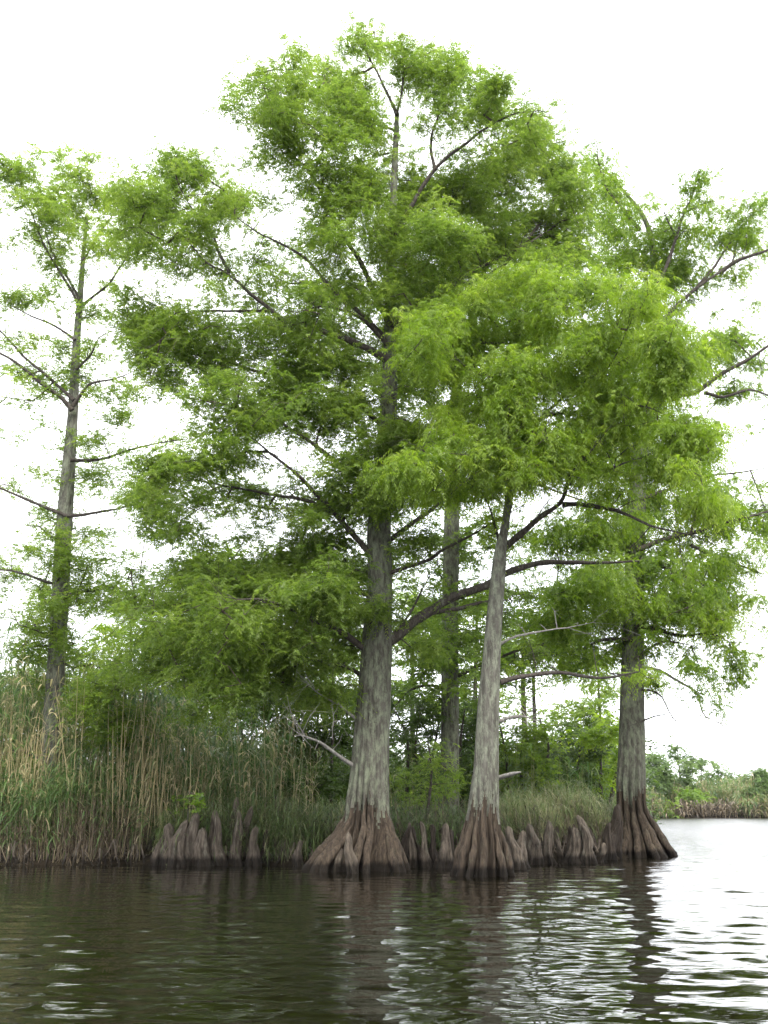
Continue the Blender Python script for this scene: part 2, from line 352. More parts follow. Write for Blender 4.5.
def add_roots(t, n, seed, zm, rr=.085, sweep=.25):
    r_ = np.random.default_rng(seed); C = t.cl; o = t.o
    for i in range(n):
        th = 2 * np.pi * i / n + r_.uniform(-.2, .2); z1 = zm * r_.uniform(.75, 1.25); P = []
        for f in np.linspace(0, 1, 9):
            z = z1 * (1 - f) ** 1.25 - .25 * f; c = [np.interp(z, C[:, 2], C[:, q]) for q in (0, 1)]; R_ = np.interp(z, t.q4[:, 2], t.q4[:, 3])
            k = (.80 + .10 * min(1, f * 2.2)); a = th + sweep * math.sin(f * 2.4 + i) * .25
            P.append([c[0] + R_ * k * math.cos(a), c[1] + R_ * k * math.sin(a), z])
        P = np.array(P); P[:, :2] += r_.normal(size=(9, 2)) * .012
        mb = MB(); tube(mb, catmull(np.hstack([P, np.zeros((9, 1))]), .08)[:, :3], 1, 10) if False else None
        Q = catmull(np.hstack([P, np.zeros((9, 1))]), .05)[:, :3]; R2 = rr * r_.uniform(.75, 1.3) * (.35 + .65 * np.minimum(1, np.linspace(0, 1, len(Q)) * 2)) * (1 + .08 * np.sin(np.arange(len(Q)) * .9 + i))
        tube(mb, Q, R2, 10); mb.build('root', BUTT, t.root, True, o)
class Tree:
    def __init__(s, name, px, Y, label, cat='tree', group=None, z=0.):
        s.Y = Y; p = at(px, wl(Y), Y); s.o = np.array([p[0], Y, z]); s.root = empty(name, s.o, label, cat, group); s.nodes = []; s.auto = []
    def trunk(s, pts, dYtop, zmark, seed, nfl, **kw):
        s.cl4 = build_trunk(s.root, pts, s.Y, dYtop, zmark, seed, nfl, **kw); s.cl = s.cl4[:, :3]; s.nodes.append(s.cl[s.cl[:, 2] > 2.0]); s.q4 = s.cl4
        return s
    def limb(s, pts, w0, w1, dy0=0, dy1=0, m=LIMB, name='branch', bare=False, k=7, node=True, clear=None):
        n = len(pts); P = []
        for i, (a, b) in enumerate(pts):
            f = i / (n - 1); P.append([*at(a, b, s.Y + max(dy0, .08) * (1 - f) + dy1 * f ** 1.5), 0])
        P = np.array(P); Q = catmull(P, .18)[:, :3]; L = len(Q); f = np.linspace(0, 1, L)
        Q += (np.cumsum(rng.normal(size=(L, 3)), 0) * .006)
        R = (w0 + (w1 - w0) * f ** .8) / 2 * np.array([mpp(p) for p in Q]) * (1 + .08 * np.sin(np.arange(L) * 1.7 + rng.random() * 6))
        R[0] *= 1.25
        R *= .92 * (1 - .55 * f ** 3)
        mb = MB(); tube(mb, Q, np.maximum(R, .005), k)
        if w1 < 3.6:                               # side shoots and a forked end
            tn_ = Q[-1] - Q[-min(4, L)]; tn_ /= np.linalg.norm(tn_) + 1e-9
            for q_ in range(3 + L // 5):
                i = L - 1 if q_ < 3 else int(rng.integers(L // 4, L)); d = tn_ * (1.0 if q_ < 3 else .3) + rng.normal(size=3) * np.array([.45, .45, .4]) + [0, 0, .1]; d /= np.linalg.norm(d)
                l = rng.uniform(.3, .85); r0 = min(R[i] * .7, .014); e = Q[i] + d * l + rng.normal(size=3) * .08; mdl = Q[i] + d * l * .5 + rng.normal(size=3) * .05
                tube(mb, [Q[i], mdl, e], [r0, r0 * .65, .003], 4)
                for _ in range(2):
                    tube(mb, [mdl, mdl + (e - mdl) * .4 + rng.normal(size=3) * .12, mdl + (e - mdl) * .7 + rng.normal(size=3) * .2], [r0 * .5, r0 * .35, .002], 3)
        if not bare and node:
            qx, qy, _d = proj(Q)
            for i in range(L // 4, L, 3): s.auto.append((qx[i], qy[i], 15, 8, .18, 0, Q[i, 1] - s.Y))
        if bare:                                   # dead limbs carry a few bare side twigs
            for _ in range(max(3, int(L / 2.2))):
                i = rng.integers(L // 3, L); d = rng.normal(size=3); d[2] += .2; d /= np.linalg.norm(d); l = rng.uniform(.12, .5)
                tube(mb, [Q[i], Q[i] + d * l * .5 + rng.normal(size=3) * .03, Q[i] + d * l + rng.normal(size=3) * .06], [.009, .006, .003], 4)
        mb.build(name, m, s.root, True, s.o)
        if node: s.nodes.append(Q[1:])
        if clear: clear_line(pts, s.Y + max(dy0, dy1), clear)
        return s
    def crown(s, clumps, m, k=1., pad=14., rmax=.045, twig=TWIG, fol={}, name='crown'):
        clumps = list(clumps) + s.auto
        N = np.vstack(s.nodes); subs, tn = sub_clumps(clumps, s.Y, N, k, pad); subs = apply_clear(subs)
        mt = MB(); grow(mt, N, subs, rmax=rmax)
        if mt.v: tag(mt.build('twigs', twig, s.root, False, s.o), kind='stuff')
        mf = MB(); foliage(mf, subs, tn, **fol); mf.build(name, m, s.root, False, s.o)
        return s

# ------------------------------------------------------------------ setting: ground, water
def land(x, y):
    """signed distance-like value, > 0 on land"""
    yb = np.interp(x, [-400, -9.5, -6, -3, 1, 3.6, 5.4, 6.6, 7.2, 400], [40, 23.3, 23.0, 22.9, 22.4, 23.7, 25.6, 27.0, 28.0, 28.0])
    w = .25 * np.sin(x * 1.9) + .15 * np.sin(x * 4.3 + 1)
    near = y - yb - w * .7
    right = (.232 * y + .9 - x) * .9 + .3 * np.sin(y * .7)
    a = np.minimum(near, right)
    far = y - 104 - 1.5 * np.sin(x * .11) - .8 * np.sin(x * .37)
    return np.maximum(a, far)
def gz(x, y):
    d = land(x, y); t = np.clip((d + .15) / .9, 0, 1); t = t * t * (3 - 2 * t)
    return -1.2 + 1.2 * np.clip((d + 1.5) / 1.4, 0, 1) + .34 * t + .05 * np.sin(x * 2.7) * np.sin(y * 2.3) * t
gx = np.concatenate([-np.geomspace(3000, 14, 30), np.arange(-13.8, 11, .22), np.geomspace(11.2, 3000, 34)])
gy = np.concatenate([[-400, -100, -20, 0, 10, 17], np.arange(18, 31, .22), np.arange(31.5, 60, 1.2), np.arange(61, 120, 1.5), np.geomspace(123, 5000, 20)])
X, Yg = np.meshgrid(gx, gy); Z = gz(X, Yg); nx, ny = len(gx), len(gy)
i, j = np.meshgrid(np.arange(nx - 1), np.arange(ny - 1)); i = i.ravel(); j = j.ravel()
mb = MB(); mb.add(np.stack([X, Yg, Z], 2).reshape(-1, 3), np.stack([j * nx + i, j * nx + i + 1, (j + 1) * nx + i + 1, (j + 1) * nx + i], 1))
tag(mb.build('ground', SOIL, None, True), kind='structure')

# river: one sheet, real low waves near the boat
r = np.concatenate([np.geomspace(1.5, 140, 1000), np.geomspace(143, 4500, 30)])
th = np.concatenate([np.radians(np.linspace(-178, -34, 50)), np.radians(np.linspace(-33.6, 33.6, 430)), np.radians(np.linspace(34, 178, 50))])
Rg, Tg = np.meshgrid(r, th, indexing='ij'); X = Rg * np.sin(Tg); Yw = Rg * np.cos(Tg); Z = np.zeros_like(X); wr_ = np.random.default_rng(3)
step = Rg * (math.log(140 / 1.5) / 1000)
for _ in range(90):
    lam = math.exp(wr_.uniform(math.log(.13), math.log(1.0))); a = wr_.normal(0, .34) + (.12 if wr_.random() < .75 else -.55); k = 2 * math.pi / lam
    am = .0030 * lam ** .85
    wgt = np.clip((lam / step - 3) / 3, 0, 1)
    phs = k * (X * math.sin(a) + Yw * math.cos(a)) + wr_.uniform(0, 6.28) + .7 * np.sin(X * .35 + _) + .5 * np.sin(Yw * .5 + _ * 2)
    Z += am * wgt * np.sin(phs)
patch = .85 + .15 * np.sin(X * .33 + 1.2 * np.sin(Yw * .24)) * np.sin(Yw * .41 + .8)
patch *= np.where(np.abs(Tg) > math.radians(34), 0.3, 1)
lee = np.clip(.60 + .40 * (X + 4) / 9, .60, 1)
Z *= patch * np.clip(.50 + .50 * (X + 1) / 7, .50, 1)
n1, n2 = X.shape; i, j = np.meshgrid(np.arange(n2 - 1), np.arange(n1 - 1)); i = i.ravel(); j = j.ravel()
mb = MB(); mb.add(np.stack([X, Yw, Z], 2).reshape(-1, 3), np.stack([j * n2 + i, (j + 1) * n2 + i, (j + 1) * n2 + i + 1, j * n2 + i + 1], 1))
a = np.arange(n2 - 1); mb.add(np.vstack([np.stack([X[0], Yw[0], Z[0]], 1), [[0, 0, 0]]]), np.stack([a, a + 1, np.full(n2 - 1, n2)], 1))
tag(mb.build('water', WATER, None, True), kind='structure')

# ------------------------------------------------------------------ big middle cypress
A = Tree('cypress_tree', 358, 21.3, 'tallest bald cypress, in the middle, with the widest flaring brown root foot', 'tree')
A.trunk([(357.5, 872, 112), (360, 857, 95), (365, 840, 74), (367, 823, 56), (367, 813, 49), (369, 780, 41), (371, 740, 37), (374, 700, 34), (377, 640, 30), (380, 580, 25), (379, 530, 24), (384, 470, 21), (389, 400, 17), (390, 330, 12), (391, 260, 9), (394, 183, 7), (397, 113, 4.5)], .3, 1.13, 5, 14, amp=(.72, .40, .07), wpow=1.1)
clear_line([(367, 800), (370, 760), (374, 700), (377, 640)], 21.3, 12); clear_line([(390, 400), (390, 335)], 21.3, 4); clear_line([(381, 590), (379, 540)], 21.3, 7); clear_line([(394, 190), (397, 115)], 21.3, 3)
L = A.limb
L([(397, 115), (386, 92), (374, 68), (366, 52), (363, 27)], 4, 1.5, 0, .3)
L([(397, 115), (403, 95), (405, 67), (402, 40)], 3, 1.2, 0, -.3)
L([(390, 325), (375, 295), (362, 262), (345, 237), (328, 205), (313, 173), (290, 150), (267, 113), (255, 90)], 7, 2, -.2, -1.8, clear=None)
L([(313, 173), (322, 152), (328, 135)], 3, 1.5, -1.2, -.6)
L([(388, 345), (372, 328), (359, 318), (340, 310), (322, 306), (300, 312)], 5, 2, -.2, -2.2)
L([(389, 360), (350, 340), (320, 330), (300, 322), (285, 321), (268, 306), (251, 293), (240, 282), (230, 273), (207, 260), (190, 240)], 9, 2.5, -.1, -.6, clear=3)
L([(229, 272), (220, 254), (212, 230), (193, 207), (180, 185)], 4, 1.5, -.5, .4)
L([(268, 311), (234, 310), (200, 311), (180, 320), (160, 340)], 3.5, 1.5, -.4, -1.2)
L([(388, 340), (360, 312), (340, 296), (325, 281), (305, 259), (281, 244), (258, 232), (235, 215)], 6, 2, .2, 1.6, clear=2)
L([(322, 282), (308, 283), (290, 284), (272, 275)], 3, 1.5, 1, 1.6)
L([(394, 235), (412, 205), (430, 176), (450, 155), (467, 143), (480, 132), (510, 115), (540, 110)], 6, 2, -.2, -1.5, clear=2)
L([(435, 170), (430, 148), (432, 130), (437, 117), (433, 100), (440, 80)], 4, 1.5, -.7, .3)
L([(392, 330), (420, 302), (444, 286), (468, 272), (495, 258), (530, 240), (560, 220)], 8, 2.5, -.1, 1.2, clear=2)
L([(444, 286), (470, 283), (500, 268), (530, 235), (555, 195), (570, 165)], 6, 2, .3, 2.4)
L([(390, 300), (410, 260), (440, 215), (480, 185), (520, 160)], 5, 1.5, .3, 2.2)
L([(388, 440), (400, 420), (420, 440), (445, 425), (478, 408), (498, 396), (520, 375)], 8, 3, .3, -.9)
L([(380, 565), (362, 543), (345, 525), (330, 508), (315, 494), (303, 480), (291, 470), (268, 452), (254, 441), (245, 436)], 8, 2.5, -.1, -1.4, clear=3)
L([(345, 520), (319, 505), (300, 499), (276, 495), (256, 491), (225, 486), (190, 480), (160, 488)], 5, 1.5, -.4, .6, clear=2)
L([(268, 452), (250, 452), (236, 453), (200, 458), (160, 465)], 3, 1.2, -1.1, -2)
L([(378, 655), (361, 646), (345, 634), (333, 628), (322, 623), (310, 619), (300, 614), (287, 608), (265, 600), (240, 600)], 9, 3, -.2, -2.4, clear=4)
L([(313, 620), (320, 607), (325, 600), (335, 590)], 3, 1.5, -1.7, -1.9); L([(296, 612), (303, 606), (317, 600)], 3, 1.5, -2, -2.1)
L([(382, 645), (398, 635), (412, 622), (430, 610), (450, 597), (470, 590), (485, 585), (512, 571), (545, 563), (592, 563), (639, 562)], 13, 4, 0, .9, clear=5)
L([(430, 612), (460, 608), (480, 602), (510, 600)], 6, 2.5, .2, .8)
L([(384, 575), (400, 569), (430, 558), (440, 550), (470, 535), (490, 523), (520, 505)], 5, 2, -.1, -1.2, clear=2)
L([(392, 640), (410, 612), (420, 593), (428, 578)], 4, 2, -.2, -.6, clear=2)
L([(432, 557), (424, 545), (418, 538)], 2, 1, -.5, -.6)
L([(380, 575), (355, 570), (330, 560), (300, 545)], 6, 2, .2, 1.6)
L([(383, 545), (400, 533), (415, 522), (430, 512), (458, 487), (480, 470)], 6, 2.5, .2, 1.0, clear=2)
L([(386, 480), (350, 470), (310, 440), (270, 415), (220, 400)], 7, 2, -.3, -2.2)
L([(388, 430), (350, 400), (300, 380), (250, 370), (200, 350), (160, 340)], 7, 2, .3, .8)
L([(378, 690), (350, 668), (310, 660), (260, 650), (215, 655), (180, 650)], 5, 2, .3, 1.2)
L([(380, 600), (340, 585), (290, 575), (240, 580), (190, 575), (150, 590), (120, 600)], 6, 2, .5, 2.6)
for pts, w0, w1, d0, d1 in [([(372, 730), (352, 716), (340, 706), (328, 700), (313, 691)], 4, 2, -.3, -1), ([(370, 775), (345, 760), (322, 744), (303, 737)], 5, 3, -.3, -1.4), ([(340, 706), (332, 698), (333, 722)], 2, 1, -.7, -.9)]:
    L(pts, w0, w1, d0, d1, m=DEADW, name='dead_branch', bare=True, node=False)
A_CL = [(365,35,16,14),(356,52,14,11),(382,50,18,13),(410,55,17,15),(430,72,24,24),(455,64,16,14,.8),(480,90,20,14),(500,84,15,9,.7),(510,98,16,12,.9),
 (295,55,11,12,.8),(255,80,23,15),(240,102,16,15),(290,85,22,18),(320,80,20,18),(340,98,24,20),(360,90,14,12),(270,120,26,18),(310,115,28,20),(352,120,26,22),(375,140,18,20),(340,140,16,10,.7),(262,160,20,11,.7),(290,142,16,9,.6),(275,200,20,12,.5),(302,188,18,12,.6),(330,170,16,11),(358,182,22,20),(350,210,36,22),(400,188,28,22),(385,215,36,20),(300,215,18,11,.5),(320,235,20,12,.7),
 (440,100,26,20),(424,120,12,14,.7),(450,122,20,11,.8),(490,110,24,13),(505,135,25,18),(530,128,26,20),(540,152,26,24),(562,178,22,24),(575,205,20,28),(505,168,28,20),(470,178,28,18),(520,205,33,23),(480,210,33,20),(560,235,33,23),(440,190,22,16),(440,232,36,20),(580,260,26,18),(500,245,26,18),(540,262,30,16),
 (262,262,20,12,.55),(300,250,18,10,.45),(330,258,18,12,.8),(350,288,23,16),(310,300,22,11),(400,258,30,20),(425,288,33,20),(465,258,30,16),(378,238,20,14),(340,238,16,10,.7),
 (290,328,28,14),(322,332,26,13),(345,342,18,11),(250,330,22,17,.75),(222,340,20,21,.8),(262,360,36,18),(305,365,32,18),(342,365,22,15),(215,372,24,18),(420,330,24,18),(445,320,20,14),
 (160,342,36,30,1.1),(150,322,28,18),(180,310,14,8,.6),(212,321,18,10,.4),(137,345,14,16,.8),(170,372,30,12,.8),(190,352,24,18,.9),
 (180,180,36,24,1.05),(154,212,28,20,.9),(212,205,33,18),(239,195,20,13,.8),(186,168,22,16),(137,190,22,16,.8),(150,250,28,14,.7),(176,262,26,9,.6),(190,232,22,14,.8),(125,222,14,12,.6),
 (230,400,32,18),(270,400,32,20),(312,405,32,18),(350,400,23,18),(368,430,24,16),(330,427,23,10,.9),(250,422,33,11,.9),(412,398,16,20,.8),(420,362,18,20,.8),(408,440,20,17),(222,438,24,13,.9),(240,458,28,11,.8),(195,400,20,14,.7),
 (160,468,32,16),(200,468,32,12),(150,500,24,17),(187,500,32,10,.8),(230,488,28,9,.5),(262,503,22,6,.4),(352,468,28,16),(380,480,30,18),(338,498,22,12),(402,462,22,16),(370,508,26,12),(312,515,13,9,.8),(420,490,22,16),(135,485,18,12,.7),
 (320,545,28,12),(342,570,26,12),(300,560,26,12),(330,590,24,12),(280,580,36,14),(380,602,15,9,1,0,-.7),(310,600,32,12),(250,600,36,13),(240,572,36,13),(382,545,14,16,1,0,-.7),(418,540,18,12,.8),
 (200,565,34,12,.9),(155,575,30,12,.8),(190,600,34,14),(148,605,30,13),(210,625,36,14),(170,635,30,14),(165,665,28,14,.9),(240,650,34,14),
 (300,638,32,14),(262,655,36,14),(222,672,30,12,.9),(325,660,23,11),(290,675,32,11,.8),(430,650,22,9,.7),(422,630,16,8,.6),(345,610,20,10),(200,535,24,9,.7),(172,530,30,11,.9),(150,525,22,12,.7)]
A_CL += [(385,478,20,12,1,0,-.9),(378,508,18,10,1,0,-.8),(392,440,16,16,1,0,-.8),(388,395,14,14,.6,0,-.6),(386,345,12,10,.5,0,-.5),(392,290,16,18,.8,0,-.5),(394,245,12,12,.7,0,-.4),(395,150,8,12,.4,0,-.3),(384,556,12,8,.5,0,-.7),(378,606,16,7,.6,0,-.9),(300,585,60,30,.8),(240,620,70,36,.8),(330,640,40,26,.7),(180,650,50,30,.7),(210,585,50,20,.6),(290,530,40,18,.5),(320,690,30,14,.6),(250,270,60,30,.2),(150,290,40,30,.25),(215,690,34,13,.7,0,-1.2),(180,672,30,12,.8,0,-.5),(250,690,30,12,.7),(300,700,26,9,.5),(200,712,24,9,.5),(345,640,14,9,.5),(455,545,22,8,.4),(440,585,18,8,.4),(520,575,22,7,.4),(400,610,18,8,.4),(330,150,70,50,.16),(450,200,90,60,.2),(330,290,110,50,.18),(290,380,110,50,.2),(450,330,60,60,.22),(240,500,90,40,.12),(330,560,80,50,.28),(260,610,110,45,.3),(440,270,60,50,.3),(370,330,50,60,.25),(340,470,60,50,.3),(180,400,60,40,.1),(400,450,40,60,.35),(190,240,60,40,.15)]
A_CL = [c + (1.,) * (5 - len(c)) if len(c) < 5 else c for c in A_CL]

# ------------------------------------------------------------------ slim front cypress
B = Tree('cypress_tree', 483, 19.8, 'slim pale cypress standing in front, right of the middle tree, fluted foot in the water', 'tree')
B.trunk([(483, 878, 63), (483.5, 860, 57), (483.5, 840, 48), (483, 817, 36), (484, 800, 31), (486, 770, 26), (487, 740, 23.5), (489, 697, 21), (492, 650, 17.5), (496, 600, 15.5), (499, 565, 14), (501, 547, 11), (506, 520, 8), (509, 490, 7), (512, 450, 5.5), (516, 400, 4), (520, 350, 3)], -.6, 1.16, 11, 15, mat_t=BARK_LIGHT, amp=(.55, .30, .05), wpow=1.0)
clear_line([(484, 800), (487, 740), (489, 697), (492, 650), (496, 600), (500, 560)], 19.8, 8)
L = B.limb
L([(500, 552), (512, 543), (522, 535), (535, 524), (547, 515), (560, 506), (566, 494), (568, 484), (575, 470), (590, 455)], 9, 3, 0, -1.5, clear=4)
L([(562, 505), (580, 504), (600, 508), (615, 511), (630, 517), (650, 526), (690, 535)], 6, 2.5, -.8, -1.6, clear=3)
L([(499, 555), (498, 540), (494, 525), (490, 510), (480, 490)], 4, 2, -.1, -.6, clear=2)
L([(506, 525), (515, 480), (530, 435), (546, 415), (573, 392), (600, 375), (612, 366), (628, 334)], 6, 2.5, -.3, -2, clear=2)
L([(512, 450), (540, 440), (570, 445), (600, 470), (623, 463), (660, 450)], 5, 2, -.5, -1.8)
L([(510, 470), (480, 450), (450, 440), (425, 450)], 4, 1.5, -.5, -1.8)
L([(514, 410), (480, 380), (450, 350), (425, 335)], 4, 1.5, -.5, -2)
L([(546, 415), (590, 410), (640, 405), (680, 420)], 4, 1.5, -1, -2.4)
L([(516, 390), (530, 340), (550, 300), (560, 280)], 4, 1.5, -.6, -1)
L([(612, 366), (640, 350), (665, 335)], 3, 1.5, -1.9, -2.2)
L([(570, 484), (555, 455), (545, 430)], 4, 2, -1, -2.6)
L([(501, 682), (515, 677), (530, 675), (560, 672), (600, 676), (640, 670)], 6, 3, .1, .8, clear=3)
L([(498, 645), (515, 636), (545, 630), (575, 625), (592, 622)], 3.5, 1, 0, -.5, m=DEADW, name='dead_branch', bare=True, node=False, clear=3)
L([(496, 722), (508, 717), (522, 714), (533, 716)], 5, 3, 0, -.4, m=DEADW, name='dead_branch', bare=True, node=False)
L([(496, 779), (506, 776), (519, 772)], 6, 4.5, 0, -.4, m=DEADW, name='dead_branch', node=False)
B_CL = [(508,470,18,18,1,0,-1.5),(512,435,20,18,1,0,-1.6),(515,400,22,18,1,0,-1.7),(517,365,20,14,1,0,-1.7),(430,330,26,18),(412,325,14,10,.7),(420,352,22,15),(470,300,32,18),(500,290,28,17),(540,280,33,15),(560,302,33,22),(600,290,28,14,.8),(620,320,32,22),(652,300,25,18),(668,330,24,24),(678,370,17,22),(640,360,32,22),(590,340,32,20),(530,330,32,20),(480,340,32,18),(450,365,28,14),(510,370,32,18),(560,380,32,18),(610,390,32,18),(655,392,28,16),(500,410,32,18),(470,400,24,14),(450,420,22,10),(530,430,32,18),(490,440,32,18),(520,462,32,18),(450,450,32,16),(430,472,26,15),(560,450,28,17),(560,480,20,9),(600,430,32,20),(640,420,32,18),(680,430,28,20),(700,452,20,23),(690,482,22,18),(706,502,18,16),(660,470,28,12),(470,490,32,10),(502,480,26,10),(405,470,20,14,.8),(448,498,24,8,.7),(620,492,20,8,.6),(586,468,20,10,.7)]

# ------------------------------------------------------------------ right cypress
Cc = Tree('cypress_tree', 638, 26.9, 'right-hand cypress at the tip of the bank, fluted foot reaching out beside open water', 'tree')
Cc.trunk([(640, 857, 76), (638, 840, 54), (633.5, 820, 38), (631.5, 805, 32), (631, 780, 29), (632, 740, 26), (632, 700, 24), (633, 650, 22), (634, 600, 20), (637, 500, 18), (645, 400, 14), (655, 330, 11), (655, 270, 8), (645, 220, 5), (610, 175, 3)], 1.2, 1.5, 21, 10, amp=(.70, .42, .10), wpow=1.1)
clear_line([(631, 790), (632, 740), (632, 705)], 26.9, 10)
L = Cc.limb
L([(648, 400), (672, 396), (695, 391), (710, 380), (723, 371), (744, 360), (763, 347), (785, 335), (800, 320)], 6.5, 3, 0, -1, clear=4)
L([(704, 393), (723, 397), (737, 393), (750, 390), (768, 396), (790, 400)], 4, 2, -.4, .5, clear=2)
L([(655, 330), (668, 315), (677, 306), (695, 290), (712, 278), (723, 271), (733, 262), (736, 248), (742, 232)], 5, 2, 0, .8, clear=2)
L([(720, 273), (732, 264), (742, 259), (768, 250), (790, 238)], 5, 2.5, .5, .2, clear=2)
L([(695, 290), (715, 265), (728, 245), (736, 235)], 4, 2, .4, 1.3)
L([(656, 290), (668, 262), (676, 236), (684, 212), (692, 195), (698, 172)], 5, 2, 0, -.6)
L([(682, 214), (695, 208), (703, 205), (718, 200)], 2.5, 1, -.3, -.4)
L([(676, 238), (668, 222), (660, 203)], 2.5, 1.2, -.3, -.5)
L([(640, 230), (620, 205), (605, 185), (598, 160), (597, 145)], 4, 1.5, .6, .8)
L([(637, 550), (665, 540), (693, 534), (720, 525), (750, 518), (770, 512), (795, 500)], 6, 3, 0, -.8, clear=3)
L([(640, 500), (680, 485), (712, 475), (739, 473), (770, 468)], 4, 2, 0, .6, clear=2)
L([(690, 545), (720, 557), (747, 567), (770, 575)], 4, 2, -.2, -.6)
L([(634, 625), (660, 630), (682, 635), (710, 632), (730, 640)], 6, 2, -.1, -.8, clear=2)
L([(634, 660), (655, 645), (668, 642), (690, 645)], 4, 1.5, -.2, -1.2)
L([(634, 665), (660, 672), (679, 683), (695, 693), (699, 706), (704, 717), (719, 725), (729, 735)], 4, 1.2, -.1, -1, m=DEADW, name='dead_branch', bare=True, node=False)
L([(633, 690), (650, 690), (662, 697), (670, 712), (678, 723)], 3, 1.2, -.2, -.4, node=False)
L([(633, 727), (645, 720), (665, 714), (678, 722)], 2.5, 1, -.2, -.4, node=False)
L([(634, 600), (610, 590), (580, 592), (555, 600)], 6, 2, -.1, -1)
L([(633, 640), (605, 640), (580, 650), (550, 655)], 5, 2, -.1, .8)
L([(640, 480), (610, 470), (580, 460), (550, 470)], 6, 2, .1, 1); L([(645, 420), (600, 380), (570, 330)], 5, 2, .2, 1)
L([(640, 560), (670, 570), (700, 585), (725, 600)], 5, 2, -.2, -1.6)
L([(638, 600), (665, 600), (695, 605)], 4, 2, -.2, -2.2)
C_CL = [(705,370,30,16,.5),(740,380,24,12,.35),(700,300,26,20,.5),(735,275,24,14,.35),(720,240,30,24,.3),(755,300,14,10,.25),(715,500,30,20,.5),(748,520,20,16,.5),(700,440,20,20,.4),(640,345,30,20,.6),(755,430,14,10,.35),(765,545,8,20,.4),(750,590,10,12,.3),(760,480,10,10,.3),(745,520,14,10,.5),(728,430,10,10,.3),(690,690,18,6,.5),(735,682,12,7,.5),(762,200,10,8,.4),(735,215,12,8,.4),(765,255,8,5,.3),(680,205,10,7,.3),(640,260,60,60,.3),(720,210,45,35,.12),(720,360,50,35,.2),(620,570,80,60,.35),(690,600,60,60,.3),(740,530,30,50,.15),(620,450,70,60,.4),(597,158,13,18,.8),(607,186,12,22,.8),(605,222,20,24,.9),(640,238,18,20,.8),(660,250,26,24,1),(676,272,14,28,1),(625,262,24,20,1),(590,205,14,20,.7),(660,205,8,7,.35),(697,185,6,8,.3),(722,198,9,6,.3),(745,230,15,16,.7),(752,212,12,10,.5),(700,255,12,10,.7),(762,222,10,14,.5),(668,222,9,10,.4),(685,238,10,12,.4),
 (722,338,22,14,.8),(745,350,16,10,.7),(705,348,14,14,.7),(768,368,8,12,.4),(752,325,14,9,.5),(700,372,14,8,.5),(640,300,26,20),(690,318,12,12,.6),
 (710,520,22,17),(722,545,16,16,.8),(690,560,28,18,1,.15),(720,572,20,17,1,.1),(650,570,33,17),(600,582,33,17),(560,590,30,15),(700,600,28,20,1,.2),(724,620,16,20,1,.2),(672,600,28,18,1,.1),(640,612,28,16),(600,620,33,17,.9),(560,622,28,13,.8),(700,640,24,18,1,.1),(734,650,14,15,.8),(640,650,28,13,.8),(608,650,33,13,.9),(575,660,28,11,.8),(692,668,18,8,.7),(650,680,20,9,.7),(738,665,16,8,.6),(755,656,8,6,.5),(720,700,13,9,.6),(740,500,12,14,.6),(728,480,12,12,.6),(755,490,10,10,.3),(750,560,9,9,.35),(762,540,8,10,.3),(712,690,14,10,.6),
 (600,520,30,18,.8),(650,505,30,16,.8),(570,540,30,16,.8),(620,545,30,12,.8),(660,540,20,12,.8),(640,460,30,20,.7),(590,440,30,24,.7),(620,400,30,24,.7),(540,540,20,16,.7),(600,340,26,20,.6)]

# ------------------------------------------------------------------ left cypress
D = Tree('cypress_tree', 46, 26.5, 'slender grey cypress at the left edge, rising out of the tall reeds', 'tree', z=.3)
D.trunk([(46, 822, 30), (48, 800, 25), (50, 770, 21), (54, 700, 18.5), (59, 620, 17), (62, 560, 16.5), (66, 500, 15), (70, 450, 12), (73, 410, 10), (76, 350, 8), (80, 300, 6), (83, 260, 4.5), (87, 215, 3)], .6, 1.2, 31, 9, kr=60, mat_t=BARK_LIGHT, amp=(.3, .15, .05), buttress=False, z0=.1)
clear_line([(50, 770), (54, 700), (57, 670)], 26.5, 7); clear_line([(66, 500), (71, 440), (75, 370)], 26.5, 4)
L = D.limb
L([(72, 410), (60, 396), (44, 385), (17, 362), (0, 352), (-30, 335)], 5, 2.5, 0, -.8, clear=2)
L([(74, 400), (58, 386), (44, 372), (24, 356), (0, 330), (-25, 310)], 4, 2, .2, 1, clear=2)
L([(73, 406), (82, 392), (92, 383), (116, 378), (135, 370)], 4, 1.5, 0, -.8, clear=1)
L([(79, 305), (70, 288), (62, 274), (44, 243), (31, 209), (22, 180)], 3.5, 1.5, 0, -.8)
L([(80, 300), (62, 268), (48, 240), (45, 215)], 3, 1.5, 0, .8)
L([(83, 305), (95, 295), (109, 284), (118, 270), (126, 258), (135, 235)], 3.5, 1.5, 0, -1)
L([(84, 260), (95, 240), (103, 229), (118, 208), (140, 190)], 2.5, 1.2, .2, .6)
L([(75, 340), (55, 326), (31, 315), (10, 305)], 3, 1.5, 0, .9)
L([(76, 370), (90, 355), (98, 338), (110, 332)], 3, 1.5, 0, -.5)
L([(71, 460), (90, 460), (110, 456), (126, 450), (160, 442), (191, 438)], 4, 1.5, 0, .8, clear=1)
L([(67, 516), (60, 513), (45, 507), (33, 502), (15, 494), (0, 488), (-25, 480)], 4.5, 2.5, 0, -.4, clear=2)
L([(68, 516), (85, 515), (105, 511), (123, 508), (140, 500)], 4, 2, 0, -.4, clear=2)
L([(64, 540), (50, 537), (40, 528), (30, 526)], 3, 1.5, 0, -.7)
L([(62, 585), (50, 583), (38, 579), (27, 575), (12, 571), (0, 570), (-20, 566)], 3.5, 2, 0, .3, clear=2)
L([(61, 600), (75, 592), (95, 590), (115, 586), (135, 595)], 4, 1.5, 0, -1)
